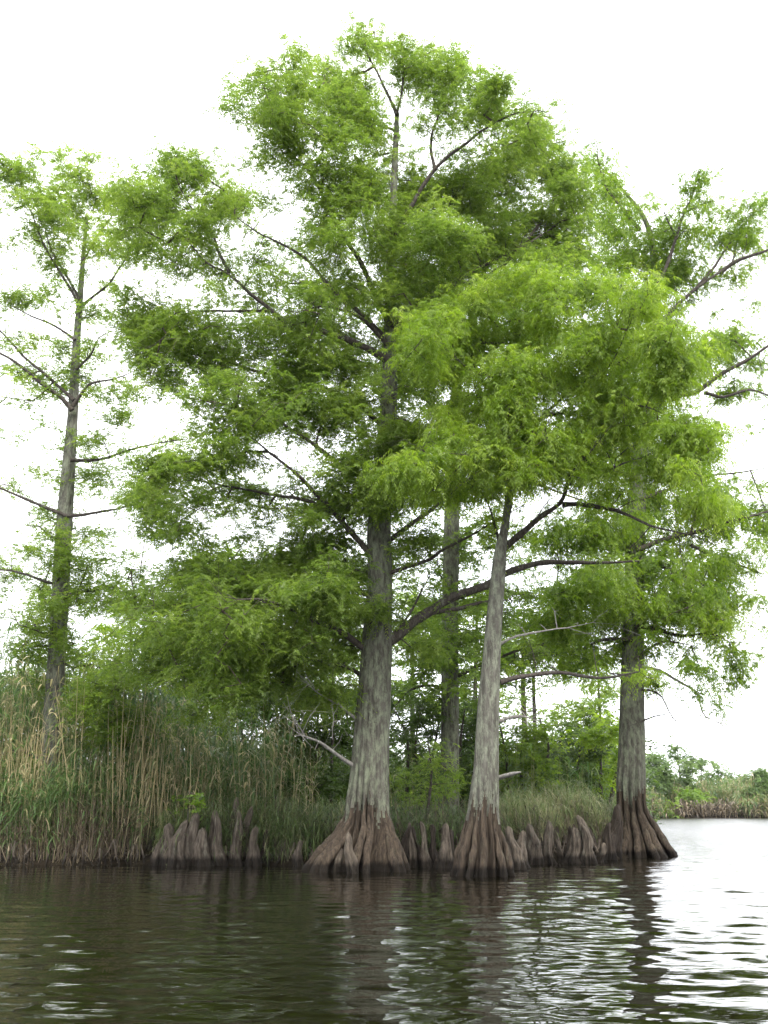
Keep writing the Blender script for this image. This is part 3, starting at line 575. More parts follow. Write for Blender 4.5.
L([(58, 640), (40, 632), (20, 625)], 3, 1.5, 0, -1); L([(57, 660), (75, 668), (95, 665), (120, 690)], 3, 1.5, 0, -1)
L([(50, 768), (38, 760), (28, 753), (15, 752), (0, 755), (-15, 752)], 5, 3, -.1, -.7, m=LIMB, name='dead_branch', bare=True, node=False)
D_CL = [(72,440,34,12,.5),(66,480,34,14,.4),(78,400,30,14,.4),(80,350,30,20,.35),(60,520,40,14,.4),(100,470,24,14,.5),(30,470,24,10,.4),(110,560,30,14,.5),(95,535,24,10,.4),(25,375,26,10,.5),(40,340,24,10,.4),(90,705,34,14,.8,0,-.8),(140,712,30,14,.7,0,-1.2),(70,690,22,12,.6),(110,740,24,10,.6,0,-1.),(150,735,20,9,.5),(35,690,20,9,.4),(30,650,24,12,.7),(60,190,70,45,.22),(70,260,60,50,.16),(70,370,70,50,.12),(60,450,60,40,.1),(70,520,60,30,.15),(60,600,70,40,.3),(100,680,50,40,.35),(8,170,22,14,.9),(34,198,32,20,.9),(79,174,17,12,.7),(62,222,32,20,.9),(89,200,23,18,.8),(109,243,22,15,.8),(125,200,18,18,.7),(20,294,20,11,.8),(40,298,18,10,.8),(8,250,14,10,.5),(99,314,27,9,.8),(62,320,13,8,.6),(51,376,32,7,.6),(18,400,18,6,.5),(116,396,23,10,.6),(8,438,18,7,.6),(74,452,11,8,.7,0,-.5),(60,547,20,16,.9,0,-.7),(33,552,20,7,.8),(43,602,38,17,1,0,-.9),(28,623,27,12,.9),(20,655,20,10,.7),(84,572,24,17,.9),(108,600,33,18,.9),(82,667,30,17,.9),(140,490,18,10,.5),(118,694,28,14,.8),(116,727,16,12,.7),(60,635,20,14,.9,0,-.6),(-20,300,20,20,.6),(-20,420,20,10,.6),(-15,560,20,12,.6),(60,258,20,14,.7),(140,230,20,12,.6),(20,332,14,8,.5),(100,350,12,8,.4),(60,790,16,8,.3),(30,765,20,7,.5,.1,-.6),(92,150+10,10,8,.4),(45,160,16,10,.5),(90,437,14,8,.5),(20,500,14,6,.4),(120,420,18,6,.4)]

# ------------------------------------------------------------------ cypress behind the middle one
E = Tree('cypress_tree', 449, 30.5, 'grey cypress trunk standing behind, between the middle and slim front trees', 'tree', z=.3)
E.trunk([(448, 822, 24), (449, 790, 20), (450, 740, 18.5), (450, 690, 17.5), (450, 620, 16.5), (451, 560, 16), (452, 510, 15), (455, 430, 12), (458, 350, 9), (460, 280, 6), (462, 220, 3)], .6, 1.2, 41, 9, kr=60, amp=(.3, .15, .05), buttress=False, z0=.1)
clear_line([(451, 600), (452, 515)], 30.5, 6)
L = E.limb
L([(452, 545), (470, 530), (490, 515)], 4, 2, 0, -1); L([(450, 590), (440, 575), (437, 555)], 3, 1.5, 0, -.6)
L([(450, 690), (430, 685), (410, 690), (395, 705)], 4, 2, 0, -.8); L([(450, 680), (480, 665), (520, 650), (560, 640)], 5, 2, 0, 1)
L([(450, 650), (425, 640), (400, 650)], 4, 2, 0, 1); L([(455, 440), (500, 400), (540, 380)], 5, 2, 0, 1); L([(455, 420), (410, 390), (370, 370)], 5, 2, 0, 1)
L([(459, 330), (500, 300), (540, 290)], 4, 2, 0, -1); L([(459, 320), (420, 290), (390, 280)], 4, 2, 0, 1); L([(451, 600), (490, 590), (540, 600), (580, 610)], 5, 2, 0, -.6)
E_CL = [(440,600,60,60,.35),(480,650,80,50,.35),(480,530,60,60,.3),(470,350,90,80,.35),(470,640,30,16,.8),(510,655,30,15,.8),(545,650,28,14,.8),(430,660,20,10,.6),(480,600,28,12,.7),(520,620,28,14,.8),(560,620,26,12,.7),(420,380,30,24,.8),(380,380,28,20,.6),(500,400,30,24,.7),(540,380,26,20,.6),(470,340,34,26,.8),(430,290,28,22,.8),(500,300,30,22,.8),(460,250,28,20,.8),(540,290,20,16,.7),(440,420,26,16,.5),(410,580,20,9,.5),(500,560,26,12,.6),(470,560,18,9,.5),(430,600,14,8,.4),(480,470,30,16,.5),(410,560,14,8,.5)]

add_roots(A, 15, 3, 1.05, .10); add_roots(B, 13, 4, 1.05, .062); add_roots(Cc, 13, 8, 1.25, .09)
# fast preview of placement shows where the visible stems are; every crown grows after all stems are known
fA = dict(nspray=13, nleaf=15, droop=.45, base=.42)
A.crown(A_CL, G_MAIN, 2.0, fol=dict(nspray=20, nleaf=20, slen=.38, leaf=.092, lw=.0103, droop=.6, up=.28, base=.48, spread=.19))
B.crown([c + (1.,) if len(c) < 5 else c for c in B_CL], G_FRONT, 2.0, fol=dict(nspray=19, nleaf=19, slen=.40, leaf=.11, lw=.0092, spread=.17, droop=1.1, up=.30, base=.52))
Cc.crown(C_CL, G_FRONT, 1.8, fol=dict(nspray=20, nleaf=18, slen=.44, leaf=.12, lw=.0125, spread=.2, droop=1.0, up=.2, base=.34))
D.crown(D_CL, G_MAIN, 1.9, fol=dict(nspray=18, nleaf=17, slen=.40, leaf=.105, lw=.0130, spread=.2, droop=.35, up=.15, base=.55))
E.crown(E_CL, G_MAIN, 1.6, fol=dict(nspray=15, nleaf=12, slen=.46, leaf=.15, lw=.021, droop=.4, up=.2, base=.34))

# ------------------------------------------------------------------ smaller trees and shrubs behind
def small_tree(name, label, px, Y, base_w, top, clumps, m, cat='tree', group=None, k=1., fol=None, stems=1, bark=LIMB, pad=14.):
    x0 = at(px, wl(Y), Y)[0]; z0 = float(gz(np.array(x0), np.array(Y)))
    t = Tree(name, px, Y, label, cat, group, z=z0)
    for s_ in range(stems):
        mb = MB(); tp = at(top[0] + (s_ - (stems - 1) / 2) * 22 * (stems > 1), top[1] + rng.uniform(0, 20) * (stems > 1), Y + rng.normal() * .4 * (stems > 1))
        P = [np.array([x0 + (s_ - (stems - 1) / 2) * .12, Y, z0 - .15])]; P.append(P[0] + (tp - P[0]) * .35 + rng.normal(size=3) * .08); P.append(P[0] + (tp - P[0]) * .7 + rng.normal(size=3) * .1); P.append(tp)
        Q = catmull(np.hstack([np.array(P), np.zeros((4, 1))]), .25)[:, :3]; R = np.linspace(1, .25, len(Q)) * base_w / 2 * mpp(P[0])
        tube(mb, Q, R, 8); mb.build('trunk' if stems == 1 else 'stem', bark, t.root, True, t.o); t.nodes.append(Q[len(Q) // 4:])
    k *= 1.8; f = dict(nspray=13, nleaf=11, slen=.0135 * Y, leaf=.0052 * Y, lw=.00075 * Y, droop=.4, up=.15, base=.5, spread=.0055 * Y); f.update(fol or {})
    t.crown([c + (1.,) if len(c) < 5 else c for c in clumps], m, k, pad, fol=f, rmax=.03); return t
small_tree('cypress_tree', 'bright yellow-green young cypress behind the reeds, left of the middle trunk', 225, 37, 9, (228, 548), [(225,555,26,9),(205,575,36,14),(250,580,40,14),(225,605,45,16),(200,630,40,16),(250,640,45,16),(225,670,40,14)], G_YEL, k=.9)
small_tree('cypress_tree', 'pale green young cypress with a rounded top behind the middle tree', 282, 39, 9, (280, 540), [(277,545,16,10),(285,565,26,12),(310,580,30,12),(275,595,34,12),(310,610,34,14),(290,640,40,16),(320,660,30,14),(335,630,24,14)], G_MAIN, k=.9)
small_tree('cypress_tree', 'yellow-green young cypress behind the reeds near the left cypress', 130, 38, 8, (132, 600), [(135,610,28,10),(120,630,34,12),(150,640,34,12),(130,665,38,14),(175,660,30,12),(95,650,24,10)], G_YEL, k=.8)
small_tree('cypress_tree', 'green young cypress far back in the gap between middle and slim trunks', 415, 46, 8, (415, 600), [(415,610,30,14),(400,640,34,14),(430,660,36,14),(405,690,34,14),(440,710,30,14),(430,630,20,12)], G_MAIN, k=1.)
small_tree('cypress_tree', 'spreading green cypress far back, left of the middle trunk above the dark shrubs', 325, 48, 8, (325, 600), [(325,610,34,14),(300,640,36,14),(335,665,30,14),(300,690,36,14),(270,665,30,14),(335,700,24,14),(255,690,34,14)], G_MAIN, k=1.)
small_tree('cypress_tree', 'drooping green cypress far back beyond the slim trunk', 478, 47, 8, (478, 590), [(475,600,26,14),(465,630,30,14),(490,650,26,14),(470,680,30,14),(478,710,28,14)], G_MAIN, k=1.)
small_tree('cypress_tree', 'small feathery cypress far back, just left of the right-hand trunk', 596, 50, 7, (598, 680), [(598,690,20,10),(585,705,26,10),(605,720,22,12),(580,730,26,12),(560,715,20,10)], G_MAIN, k=.9)
small_tree('cypress_tree', 'twin-stemmed cypress with dark trunks behind, right of the slim tree', 526, 42, 9, (524, 610), [(530,625,34,14),(560,640,34,14),(505,650,24,12),(580,665,26,10,.6),(545,690,28,8,.5),(512,700,20,8,.5),(575,705,18,7,.4)], G_MAIN, k=.8)
small_tree('cypress_tree', 'thin cypress trunk just right of the twin-stemmed one', 536, 44, 7, (535, 620), [(545,635,26,12),(565,620,24,12),(530,650,20,10)], G_MAIN, k=.8)
small_tree('young_cypress', 'low feathery cypress sapling on the bank between middle and slim trunks', 425, 24.5, 5, (428, 742), [(425,752,24,11),(440,768,26,11),(415,775,22,10),(440,792,22,9),(418,800,20,8,.8),(455,780,14,10)], G_MAIN, k=.9, fol=dict(nspray=12, nleaf=12, slen=.3, leaf=.09, lw=.011, spread=.12))
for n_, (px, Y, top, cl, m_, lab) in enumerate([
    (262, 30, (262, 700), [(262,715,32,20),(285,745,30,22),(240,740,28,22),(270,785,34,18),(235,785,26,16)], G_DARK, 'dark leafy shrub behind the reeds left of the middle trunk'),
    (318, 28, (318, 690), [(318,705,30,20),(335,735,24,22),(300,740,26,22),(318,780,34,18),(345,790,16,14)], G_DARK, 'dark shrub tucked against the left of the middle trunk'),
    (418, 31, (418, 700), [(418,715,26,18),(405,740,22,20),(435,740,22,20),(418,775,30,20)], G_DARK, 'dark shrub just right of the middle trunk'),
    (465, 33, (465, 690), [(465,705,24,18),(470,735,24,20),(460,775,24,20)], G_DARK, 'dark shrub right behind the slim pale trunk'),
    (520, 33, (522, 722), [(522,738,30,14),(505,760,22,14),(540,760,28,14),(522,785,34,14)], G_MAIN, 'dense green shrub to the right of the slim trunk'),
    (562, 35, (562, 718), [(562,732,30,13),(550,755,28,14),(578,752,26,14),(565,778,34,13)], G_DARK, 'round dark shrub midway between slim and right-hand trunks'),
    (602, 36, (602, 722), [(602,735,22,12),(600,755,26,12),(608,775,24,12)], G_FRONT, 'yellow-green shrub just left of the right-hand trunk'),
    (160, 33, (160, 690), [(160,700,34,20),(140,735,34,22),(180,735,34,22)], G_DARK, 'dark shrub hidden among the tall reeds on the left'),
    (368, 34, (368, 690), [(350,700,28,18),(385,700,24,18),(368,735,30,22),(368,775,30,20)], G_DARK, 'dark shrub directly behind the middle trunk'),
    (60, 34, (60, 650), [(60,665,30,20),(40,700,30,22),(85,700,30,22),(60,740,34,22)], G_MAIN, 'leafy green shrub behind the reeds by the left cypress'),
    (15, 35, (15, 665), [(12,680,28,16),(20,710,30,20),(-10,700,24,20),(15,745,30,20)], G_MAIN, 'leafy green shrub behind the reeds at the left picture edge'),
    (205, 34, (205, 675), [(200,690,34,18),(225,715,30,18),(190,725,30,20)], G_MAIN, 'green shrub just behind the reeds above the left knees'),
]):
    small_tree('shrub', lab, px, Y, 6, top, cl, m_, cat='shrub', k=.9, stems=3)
small_tree('young_plant', 'small leafy seedling with light green leaves above the left knees', 191, 23.15, 2.5, (190, 790), [(186,792,9,7),(197,800,10,8),(188,806,10,7)], G_LIME, cat='plant', stems=3, k=.8, pad=8, fol=dict(nspray=6, nleaf=5, slen=.14, leaf=.10, lw=.03, spread=.08))

# ------------------------------------------------------------------ far bank, right
FS = dict(nspray=16, nleaf=14, slen=.9, leaf=.34, lw=.05, spread=.35, up=.1)
def far(name, lab, px, Y, top, cl, m_, cat='tree', w=2.2, k=1., pad=8., **kw):
    f = dict(FS); f.update(kw); small_tree(name, lab, px, Y, w, top, cl, m_, cat=cat, k=k, pad=pad, fol=f)
far('far_tree', 'layered cypress on the far bank, tallest one over the water on the right', 683, 112, (677, 744), [(676,748,7,4),(680,756,12,3),(686,762,9,3),(684,770,12,4),(680,780,11,4),(688,788,10,5),(684,797,9,5)], G_FAR)
far('far_tree', 'round green tree on the far bank right beside the right-hand trunk', 655, 110, (655, 756), [(655,760,10,6),(650,770,12,7),(662,770,10,7),(658,782,14,8)], G_FAR)
far('far_tree', 'loose grey-green tree on the far bank, second cypress from the layered one', 704, 118, (702, 758), [(702,762,7,4),(700,770,9,4),(707,776,10,5),(704,786,12,6)], G_FAR)
far('far_tree', 'flat-topped little tree on the far bank in the middle of the open view', 721, 120, (721, 766), [(721,767,8,3),(723,773,10,3,.7),(722,784,10,5)], G_FAR)
far('far_tree', 'broad rounded tree on the far bank at the right edge', 759, 108, (760, 772), [(757,775,10,5),(766,774,8,5),(760,784,16,7),(765,795,14,7),(752,795,10,6)], G_FAR)
far('far_tree', 'low tree on the far bank just inside the broad rounded one', 741, 122, (741, 776), [(741,779,9,4),(738,786,10,5),(746,790,9,5)], G_FAR)
far('far_tree', 'pale tree on the far bank left of the layered cypress', 669, 116, (668, 762), [(668,766,7,4),(669,776,9,5),(668,787,9,6)], G_FAR)
far('far_shrub', 'bright lime shrub at the waterline of the far bank', 671, 104.6, (671, 802), [(670,806,9,4),(668,812,8,4)], G_LIME, 'shrub', .8)
far('far_shrub', 'bright lime bush spreading above the grey stump on the far bank', 692, 106.5, (692, 790), [(688,793,10,4),(700,796,11,4),(684,800,7,3)], G_LIME, 'shrub', .8)
# grey root wad on the far bank
st = empty('tree_stump', at(700, wl(104.5), 104.5), 'dark grey uprooted stump with tangled roots on the far bank', 'stump')
mb = MB(); o = np.array(st.location)
for q in range(46):
    p = o + [rng.uniform(-1.4, 2.0), rng.uniform(-.5, .8), -.1]; d = np.array([rng.normal() * .8, rng.normal() * .5, rng.uniform(.3, 1.6)])
    tube(mb, [p, p + d * .5 + rng.normal(size=3) * .2, p + d + rng.normal(size=3) * .3], [.18, .13, .05], 6)
mb.build('roots', KNEE, st, True, o)
mb = MB(); p = o + [-1.7, .1, -.2]; tube(mb, [p, p + [.1, 0, .9], p + [-.1, 0, 1.7], p + [.0, 0, 2.0]], [.36, .26, .2, .12], 8); mb.build('trunk', KNEE, st, True, o)
# far wood closing the view
def wood(name, lab, n, xr, yr, h0, h1, m_, cat, sc=1.):
    xs = rng.uniform(*xr, n); ys = rng.uniform(*yr, n); ok = land(xs, ys) > .5; xs = xs[ok]; ys = ys[ok]; n = len(xs)
    zz = rng.uniform(0, 1, n) ** .8; hh = (h0 + (h1 - h0) * (.5 + .3 * np.sin(xs * .13) + .2 * np.sin(xs * .37 + ys * .2)))
    subs = np.stack([xs, ys, .3 + zz * hh], 1); f = MB(); foliage(f, subs, rng.normal(size=n) * .12, nspray=6, nleaf=6, slen=1.1 * sc, leaf=.55 * sc, lw=.11 * sc, droop=.3, up=.2, base=.4, spread=.6)
    tag(f.build(name, m_), lab, cat, kind='stuff')
wood('far_wood', 'low green woods closing the view beyond the far bank', 8000, (-60, 120), (124, 165), 2.2, 5.0, G_FAR, 'woods')
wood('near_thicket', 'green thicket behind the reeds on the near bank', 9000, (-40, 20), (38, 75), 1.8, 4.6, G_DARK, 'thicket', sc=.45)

# ------------------------------------------------------------------ reeds and grass (nobody could count them)
def reeds(name, lab, n, xr, yr, h, m_, tone, lean=.06, nleaf=7, llen=.42, lwid=.012, stem_r=.006, mask=None, zlow=.12, cat='reeds', hfun=None):
    xs = rng.uniform(*xr, n); ys = rng.uniform(*yr, n); ok = land(xs, ys) > .02
    if mask is not None: ok &= mask(xs, ys)
    xs, ys = xs[ok], ys[ok]; n = len(xs); z = gz(xs, ys) - .05
    H = rng.uniform(*h, n) * (1 + .10 * np.sin(xs * 1.7) + .06 * np.sin(xs * 4.1 + ys))
    if hfun is not None: H *= hfun(xs, ys)
    az = rng.uniform(0, 6.28, n); ln = np.abs(rng.normal(0, lean, n)); D = np.stack([np.cos(az) * ln, np.sin(az) * ln, np.ones(n)], 1)
    tn = np.clip(rng.choice(tone, n) + rng.normal(size=n) * .09, 0, 1)
    m = MB(); P0 = np.stack([xs, ys, z], 1); k = 3; t4 = np.array([0, .5, 1.])
    bend = rng.normal(size=(n, 3)) * np.array([.05, .05, 0]) * H[:, None]
    C = P0[:, None] + D[:, None] * (t4[None, :] * H[:, None])[:, :, None] + bend[:, None] * (t4 ** 2)[None, :, None]
    th = np.arange(k) * 2.094; ring = np.stack([np.cos(th), np.sin(th), 0 * th], 1); sr = stem_r * rng.uniform(.7, 1.4, n)
    V = C[:, :, None] + ring[None, None] * (sr[:, None] * np.array([1, .8, .35])[None])[:, :, None, None]
    base = (np.arange(n) * 9)[:, None]; F = np.concatenate([base + np.array([[s * 3 + q, s * 3 + (q + 1) % 3, (s + 1) * 3 + (q + 1) % 3, (s + 1) * 3 + q]]) for s in range(2) for q in range(3)], 0)
    m.add(V.reshape(-1, 3), F, np.repeat(np.clip(tn + .12, 0, 1), 9))
    f = rng.uniform(zlow, 1, (n, nleaf)) ** .8; a2 = rng.uniform(0, 6.28, (n, nleaf))
    P = P0[:, None] + D[:, None] * (f * H[:, None])[:, :, None] + bend[:, None] * (f ** 2)[:, :, None]
    el = rng.uniform(.35, 1.25, (n, nleaf)); LD = np.stack([np.cos(a2) * np.cos(el), np.sin(a2) * np.cos(el), np.sin(el)], 2)
    LL = llen * rng.uniform(.6, 1.3, (n, nleaf)); side = np.cross(LD.reshape(-1, 3), [0, 0, 1.])
    # dead leaves low on the stem, green ones towards the top
    lt = np.clip(tn[:, None] + (.5 - f) * .25 + rng.normal(size=f.shape) * .12, 0, 1)
    strips(m, P.reshape(-1, 3), LD.reshape(-1, 3), LL.ravel(), np.full(n * nleaf, lwid) * rng.uniform(.6, 1.3, n * nleaf), rng.uniform(.3, 1.3, n * nleaf), 3, lt.ravel(), side)
    return tag(m.build(name, m_), lab, cat, kind='stuff')
def sector(a, b): return lambda x, y: (x / y > (a - 384) / FPX * 1.04) & (x / y < (b - 384) / FPX * 1.04)
reeds('tall_reeds', 'tall green and tan reeds standing along the left bank', 3800, (-16, -2.6), (24.0, 34), (2.9, 4.0), REED, [.05, .15, .25, .35, .5, .85], lean=.10, nleaf=8, llen=.52, lwid=.021, mask=lambda x, y: ~((x / y > -.352) & (x / y < -.318) & (y < 26.6)), hfun=lambda x, y: np.clip(1.12 + (-x - 6) * .035, .72, 1.35) * np.where(x > -4.6, .72, 1))
reeds('tall_reeds', 'sparse tall reeds with dead leaves by the dark shrubs', 190, (-5.2, -1.6), (23.6, 28), (1.6, 3.2), REED, [.3, .7, .9], lean=.06)
reeds('low_reeds', 'short green reeds in front of the tall ones on the left bank', 2400, (-16, -5.3), (23.1, 25.5), (1.0, 2.2), REED, [.1, .2, .28, .55], lean=.12, nleaf=7, lwid=.017, mask=lambda x, y: rng.random(len(x)) < .35 + .65 * (np.sin(x * 1.3) > -.3))
reeds('dead_reeds', 'brown dead reeds hanging over the water at the left bank', 3600, (-16, -5.3), (22.7, 24.2), (.35, 1.25), DEADREED, [.3, .5, .8], lean=.28, nleaf=3, llen=.3, lwid=.008, zlow=.0, cat='dead reeds')
reeds('dead_reeds', 'dark dead stems and roots along the bank behind the cypress knees', 6500, (-4.8, 6.6), (21.8, 27), (.35, 1.15), DEADREED, [.05, .15, .3, .45], lean=.3, nleaf=3, llen=.25, lwid=.008, zlow=.0, cat='dead reeds', mask=lambda x, y: (land(x, y) < 1.2) & (land(x, y) > .3))
reeds('bank_grass', 'green grass on the bank left of the middle trunk', 3600, (-5, -.4), (22.9, 26), (.5, 1.15), GRASS, [.2, .4, .5, .75], lean=.2, nleaf=6, llen=.4, lwid=.007, stem_r=.003, cat='grass')
reeds('bank_grass', 'grey-green grass on the bank between the slim and right-hand trunks', 8500, (2.6, 7.4), (23.8, 29.5), (.7, 1.45), GRASS, [.35, .5, .65, .8, .95], lean=.2, nleaf=6, llen=.45, lwid=.007, stem_r=.003, cat='grass', hfun=lambda x, y: .86 + .22 * np.sin(x * 3.1 + np.sin(y * 2)) * np.sin(y * 1.7 + x), mask=lambda x, y: (land(x, y) > .75) & ~((np.abs(x - 6.7) < 1.0) & (y < 27.6)))
reeds('bank_grass', 'low green grass between the middle and slim trunks', 1600, (-.4, 2.6), (22.6, 27), (.4, .9), GRASS, [.1, .3, .5], lean=.2, nleaf=6, llen=.4, lwid=.007, stem_r=.003, cat='grass')
reeds('marsh_reeds', 'green marsh reeds filling the ground behind the trees', 4200, (-12, 14), (30, 56), (1.6, 3.0), REED, [.15, .3, .4, .6], nleaf=6, llen=.6, lwid=.02, stem_r=.008, mask=lambda x, y: (x < .2 * y))
reeds('far_reeds', 'grey-green and tan reeds lining the far bank', 15000, (4, 85), (103, 120), (1.9, 3.3), REED, [.2, .3, .45, .6, .8], nleaf=6, llen=.9, lwid=.05, stem_r=.02, mask=lambda x, y: ~((x / y > .268) & (x / y < .335) & (y < 109)), hfun=lambda x, y: np.where(y < 105.5, .55, 1.) * (1 + .15 * np.sin(x * .4)))
reeds('far_reeds', 'low brown dead growth along the far waterline', 3500, (15, 85), (102.5, 106), (.5, 1.5), DEADREED, [.4, .7, .9], lean=.3, nleaf=4, llen=.6, lwid=.05, stem_r=.02, cat='dead reeds')

reeds('tan_reeds', 'pale tan dry reed stalks standing out among the green ones on the left bank', 400, (-11.5, -4.2), (23.5, 25.6), (1.7, 3.6), REED, [.78, .9, 1.], lean=.07, nleaf=4, llen=.4, lwid=.016, stem_r=.012, mask=lambda x, y: rng.random(len(x)) < .25 + .75 * (np.sin(x * 2.1 + 1) > .1))
# ------------------------------------------------------------------ cypress knees
def knee(px, Y, top, w, label, lean=0., peaks=1, dark=0., group='cypress knees along the bank'):
    p = at(px, wl(Y), Y); x0 = p[0]; ztop = at(px, top, Y)[2]; m_ = mpp(p); Rb = w / 2 * m_ * 1.45
    s = int(rng.integers(1e6)); r_ = np.random.default_rng(s); k = 36; nr = 22; th = np.linspace(0, 2 * np.pi, k, endpoint=False); ph = r_.uniform(0, 6, 6)
    o = np.array([x0, Y, 0.]); mb = MB()
    pw = r_.uniform(.7, 2.1); lean = lean + r_.normal() * 1.6; zb = -.25; nf = r_.integers(5, 8)
    for q in range(peaks):
        dx = 0 if peaks == 1 else (q - (peaks - 1) / 2) * Rb * .75; zt = ztop * (1 if q == peaks // 2 else r_.uniform(.62, .9)); V = []
        Rq = Rb * (1 if peaks == 1 else .72); bx, by = r_.normal(size=2) * .05
        for i in range(nr):
            f = i / (nr - 1); z = zb + (zt - zb) * f
            prof = (.25 + .75 * (1 - f) ** pw) * math.sqrt(max(0, 1 - max(0, (f - .90) / .10) ** 2 * .985)) * (1 + .10 * math.sin(f * 9 + ph[0]))
            a = .55 * (1 - f) ** .7 + .08; tw = th + .25 * np.sin(2 * th + ph[1]) + .15 * math.sin(f * 3 + ph[2])
            rad = Rq * prof * (1 - a * (1 - np.abs(np.sin(nf * tw / 2)) ** .8) + .14 * np.sin(3 * th + f * 5 + ph[3]) + .10 * math.sin(f * 17 + ph[2]) * np.sin(th + ph[1]) + .08 * np.sin(2 * th + f * 13 + ph[5]) + .03 * np.sin(9 * th + f * 11))
            cx = x0 + dx + bx * f * f * 2 + .03 * math.sin(f * 7 + ph[4]) + lean * m_ * (f - .15); cyy = Y + by * f * 2 + (0 if peaks == 1 else (q % 2) * Rb * .3)
            V.append(np.stack([cx + rad * np.cos(th), cyy + rad * np.sin(th), np.full(k, z)], 1))
        V = np.array(V); mb.add(V.reshape(-1, 3), ring_faces(0, nr - 1, k, 0)); mb.add(V[-1], np.arange(k)[None])
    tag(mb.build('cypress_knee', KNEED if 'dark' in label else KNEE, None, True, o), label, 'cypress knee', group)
ords = ['first', 'second', 'third', 'fourth', 'fifth', 'sixth', 'seventh', 'eighth', 'ninth', 'tenth', 'eleventh', 'twelfth']
def row(items, place, side='left'):
    for n_, it in enumerate(items):
        px, Y, top, w = it[:4]; ln = it[4] if len(it) > 4 else 0; pk = it[5] if len(it) > 5 else 1
        look = it[6] if len(it) > 6 else 'brown'
        knee(px, Y, top, w, f'{look} cypress knee, {ords[n_]} from the {side} {place}', ln, pk)
row([(156, 22.9, 829, 14), (172, 22.8, 823, 19, 0, 1, 'ribbed'), (181, 22.5, 840, 9, 6, 1, 'short leaning'), (189, 22.7, 812, 26, 2, 3, 'thick three-topped'), (198, 23.5, 812, 15, 0, 1, 'dark'), (207, 22.9, 809, 22, 0, 2, 'tall two-topped'), (219, 22.8, 815, 17, -3, 1, 'slanting'), (229, 23.3, 797, 14, 0, 1, 'tallest twisted'), (236, 22.9, 810, 13, 3, 1, 'thin'), (243, 23.4, 806, 12, 0, 1, 'rough')], 'in the cluster before the left reeds')
row([(252, 23.0, 826, 16), (262, 23.2, 829, 12, 0, 1, 'dark'), (274, 23.3, 836, 12, 0, 1, 'low dark'), (286, 23.1, 834, 13), (299, 22.8, 840, 15, 2, 1, 'pointed'), (311, 23.4, 834, 12, 0, 1, 'dark'), (322, 23.2, 838, 12, 0, 1, 'low')], 'between the left cluster and the middle tree')
knee(352, 20.25, 832, 12, 'slim pale knee right against the front of the middle tree foot', 1)
knee(337, 20.7, 843, 11, 'low knee wedged between the roots of the middle tree', 3)
row([(404, 22.6, 824, 12, 0, 1, 'dark'), (412, 22.3, 822, 12, 0, 1, 'slim'), (420, 22.5, 826, 10, 0, 1, 'dark'), (427, 22.1, 821, 12, 0, 1, 'rough'), (435, 22.4, 824, 11, 0, 1, 'dark'), (443, 22.0, 823, 16, -4, 1, 'leaning'), (452, 22.5, 829, 12, 0, 1, 'short dark')], 'between the middle tree and the slim tree')
row([(515, 21.5, 826, 22, 2, 1, 'fluted'), (523, 21.9, 830, 16, -6, 1, 'slanting'), (535, 23.3, 823, 17, 0, 1, 'round-topped'), (549, 23.6, 820, 13, 1, 1, 'straight'), (560, 24.0, 838, 10, 0, 1, 'short'), (570, 24.2, 826, 14, 0, 1, 'dark'), (581, 23.8, 815, 28, 0, 2, 'wide two-topped'), (590, 23.7, 824, 12, 0, 1, 'slim'), (598, 24.3, 842, 10, 0, 1, 'stubby'), (607, 25.2, 822, 16, 0, 1, 'dark'), (612, 26.0, 804, 15, 2, 1, 'tall dark')], 'between the slim tree and the right-hand tree')
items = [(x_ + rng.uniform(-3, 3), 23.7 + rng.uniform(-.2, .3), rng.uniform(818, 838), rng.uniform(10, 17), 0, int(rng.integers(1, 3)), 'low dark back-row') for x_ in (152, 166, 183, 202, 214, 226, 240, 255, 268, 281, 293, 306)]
row(items, 'behind the left knee clusters')
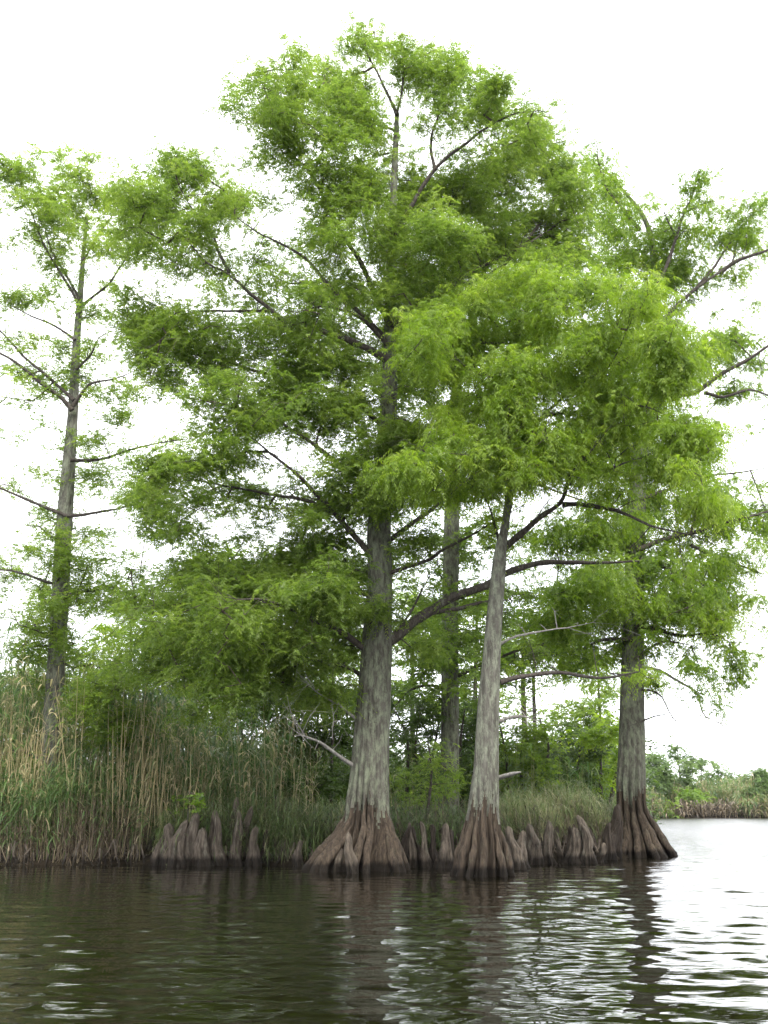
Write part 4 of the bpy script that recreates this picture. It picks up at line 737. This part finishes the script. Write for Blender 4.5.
items = [(x_ + rng.uniform(-2, 2), 23.0 + rng.uniform(-.2, .3), rng.uniform(820, 838), rng.uniform(10, 15), 0, int(rng.integers(1, 3)), 'dark back-row') for x_ in (398, 408, 417, 425, 433, 441, 449, 457)]
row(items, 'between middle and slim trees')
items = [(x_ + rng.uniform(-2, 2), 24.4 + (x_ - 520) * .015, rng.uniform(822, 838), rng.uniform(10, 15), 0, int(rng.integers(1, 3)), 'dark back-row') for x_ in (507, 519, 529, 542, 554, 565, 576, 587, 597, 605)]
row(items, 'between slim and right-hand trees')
# thin dark roots and debris along the undercut bank
mb = MB()
for q in range(520):
    x = rng.uniform(-12, 6.4); ys = np.linspace(20, 30, 101); yb = float(ys[np.argmax(land(np.full(101, x), ys) > 0)])
    p = np.array([x, yb + rng.uniform(-.1, .55), rng.uniform(.1, .55)]); d = np.array([rng.normal() * .18, -rng.uniform(0, .22), -rng.uniform(.3, .7)])
    tube(mb, [p, p + d * .5 + rng.normal(size=3) * .05, p + d + rng.normal(size=3) * .04], [rng.uniform(.01, .035), .018, .008], 5, cap=False)
tag(mb.build('bank_roots', KNEE, None, True), 'tangle of thin dark roots hanging along the undercut bank', 'roots', kind='stuff')

# ------------------------------------------------------------------ thin damp air over the river
hm, hn, ho = mat('river_haze'); hv = hn.nodes.new('ShaderNodeVolumePrincipled')
hv.inputs['Color'].default_value = (.95, .97, 1, 1); hv.inputs['Density'].default_value = .00012; hv.inputs['Anisotropy'].default_value = .2
hn.links.new(hv.outputs[0], ho.inputs['Volume'])
hb = MB(); hx, hy0, hy1, hz0, hz1 = 3200., -450., 5200., -2.5, 32.
hb.add([[-hx, hy0, hz0], [hx, hy0, hz0], [hx, hy1, hz0], [-hx, hy1, hz0], [-hx, hy0, hz1], [hx, hy0, hz1], [hx, hy1, hz1], [-hx, hy1, hz1]], [[0, 3, 2, 1], [4, 5, 6, 7], [0, 1, 5, 4], [1, 2, 6, 5], [2, 3, 7, 6], [3, 0, 4, 7]])
tag(hb.build('haze', hm), kind='stuff')
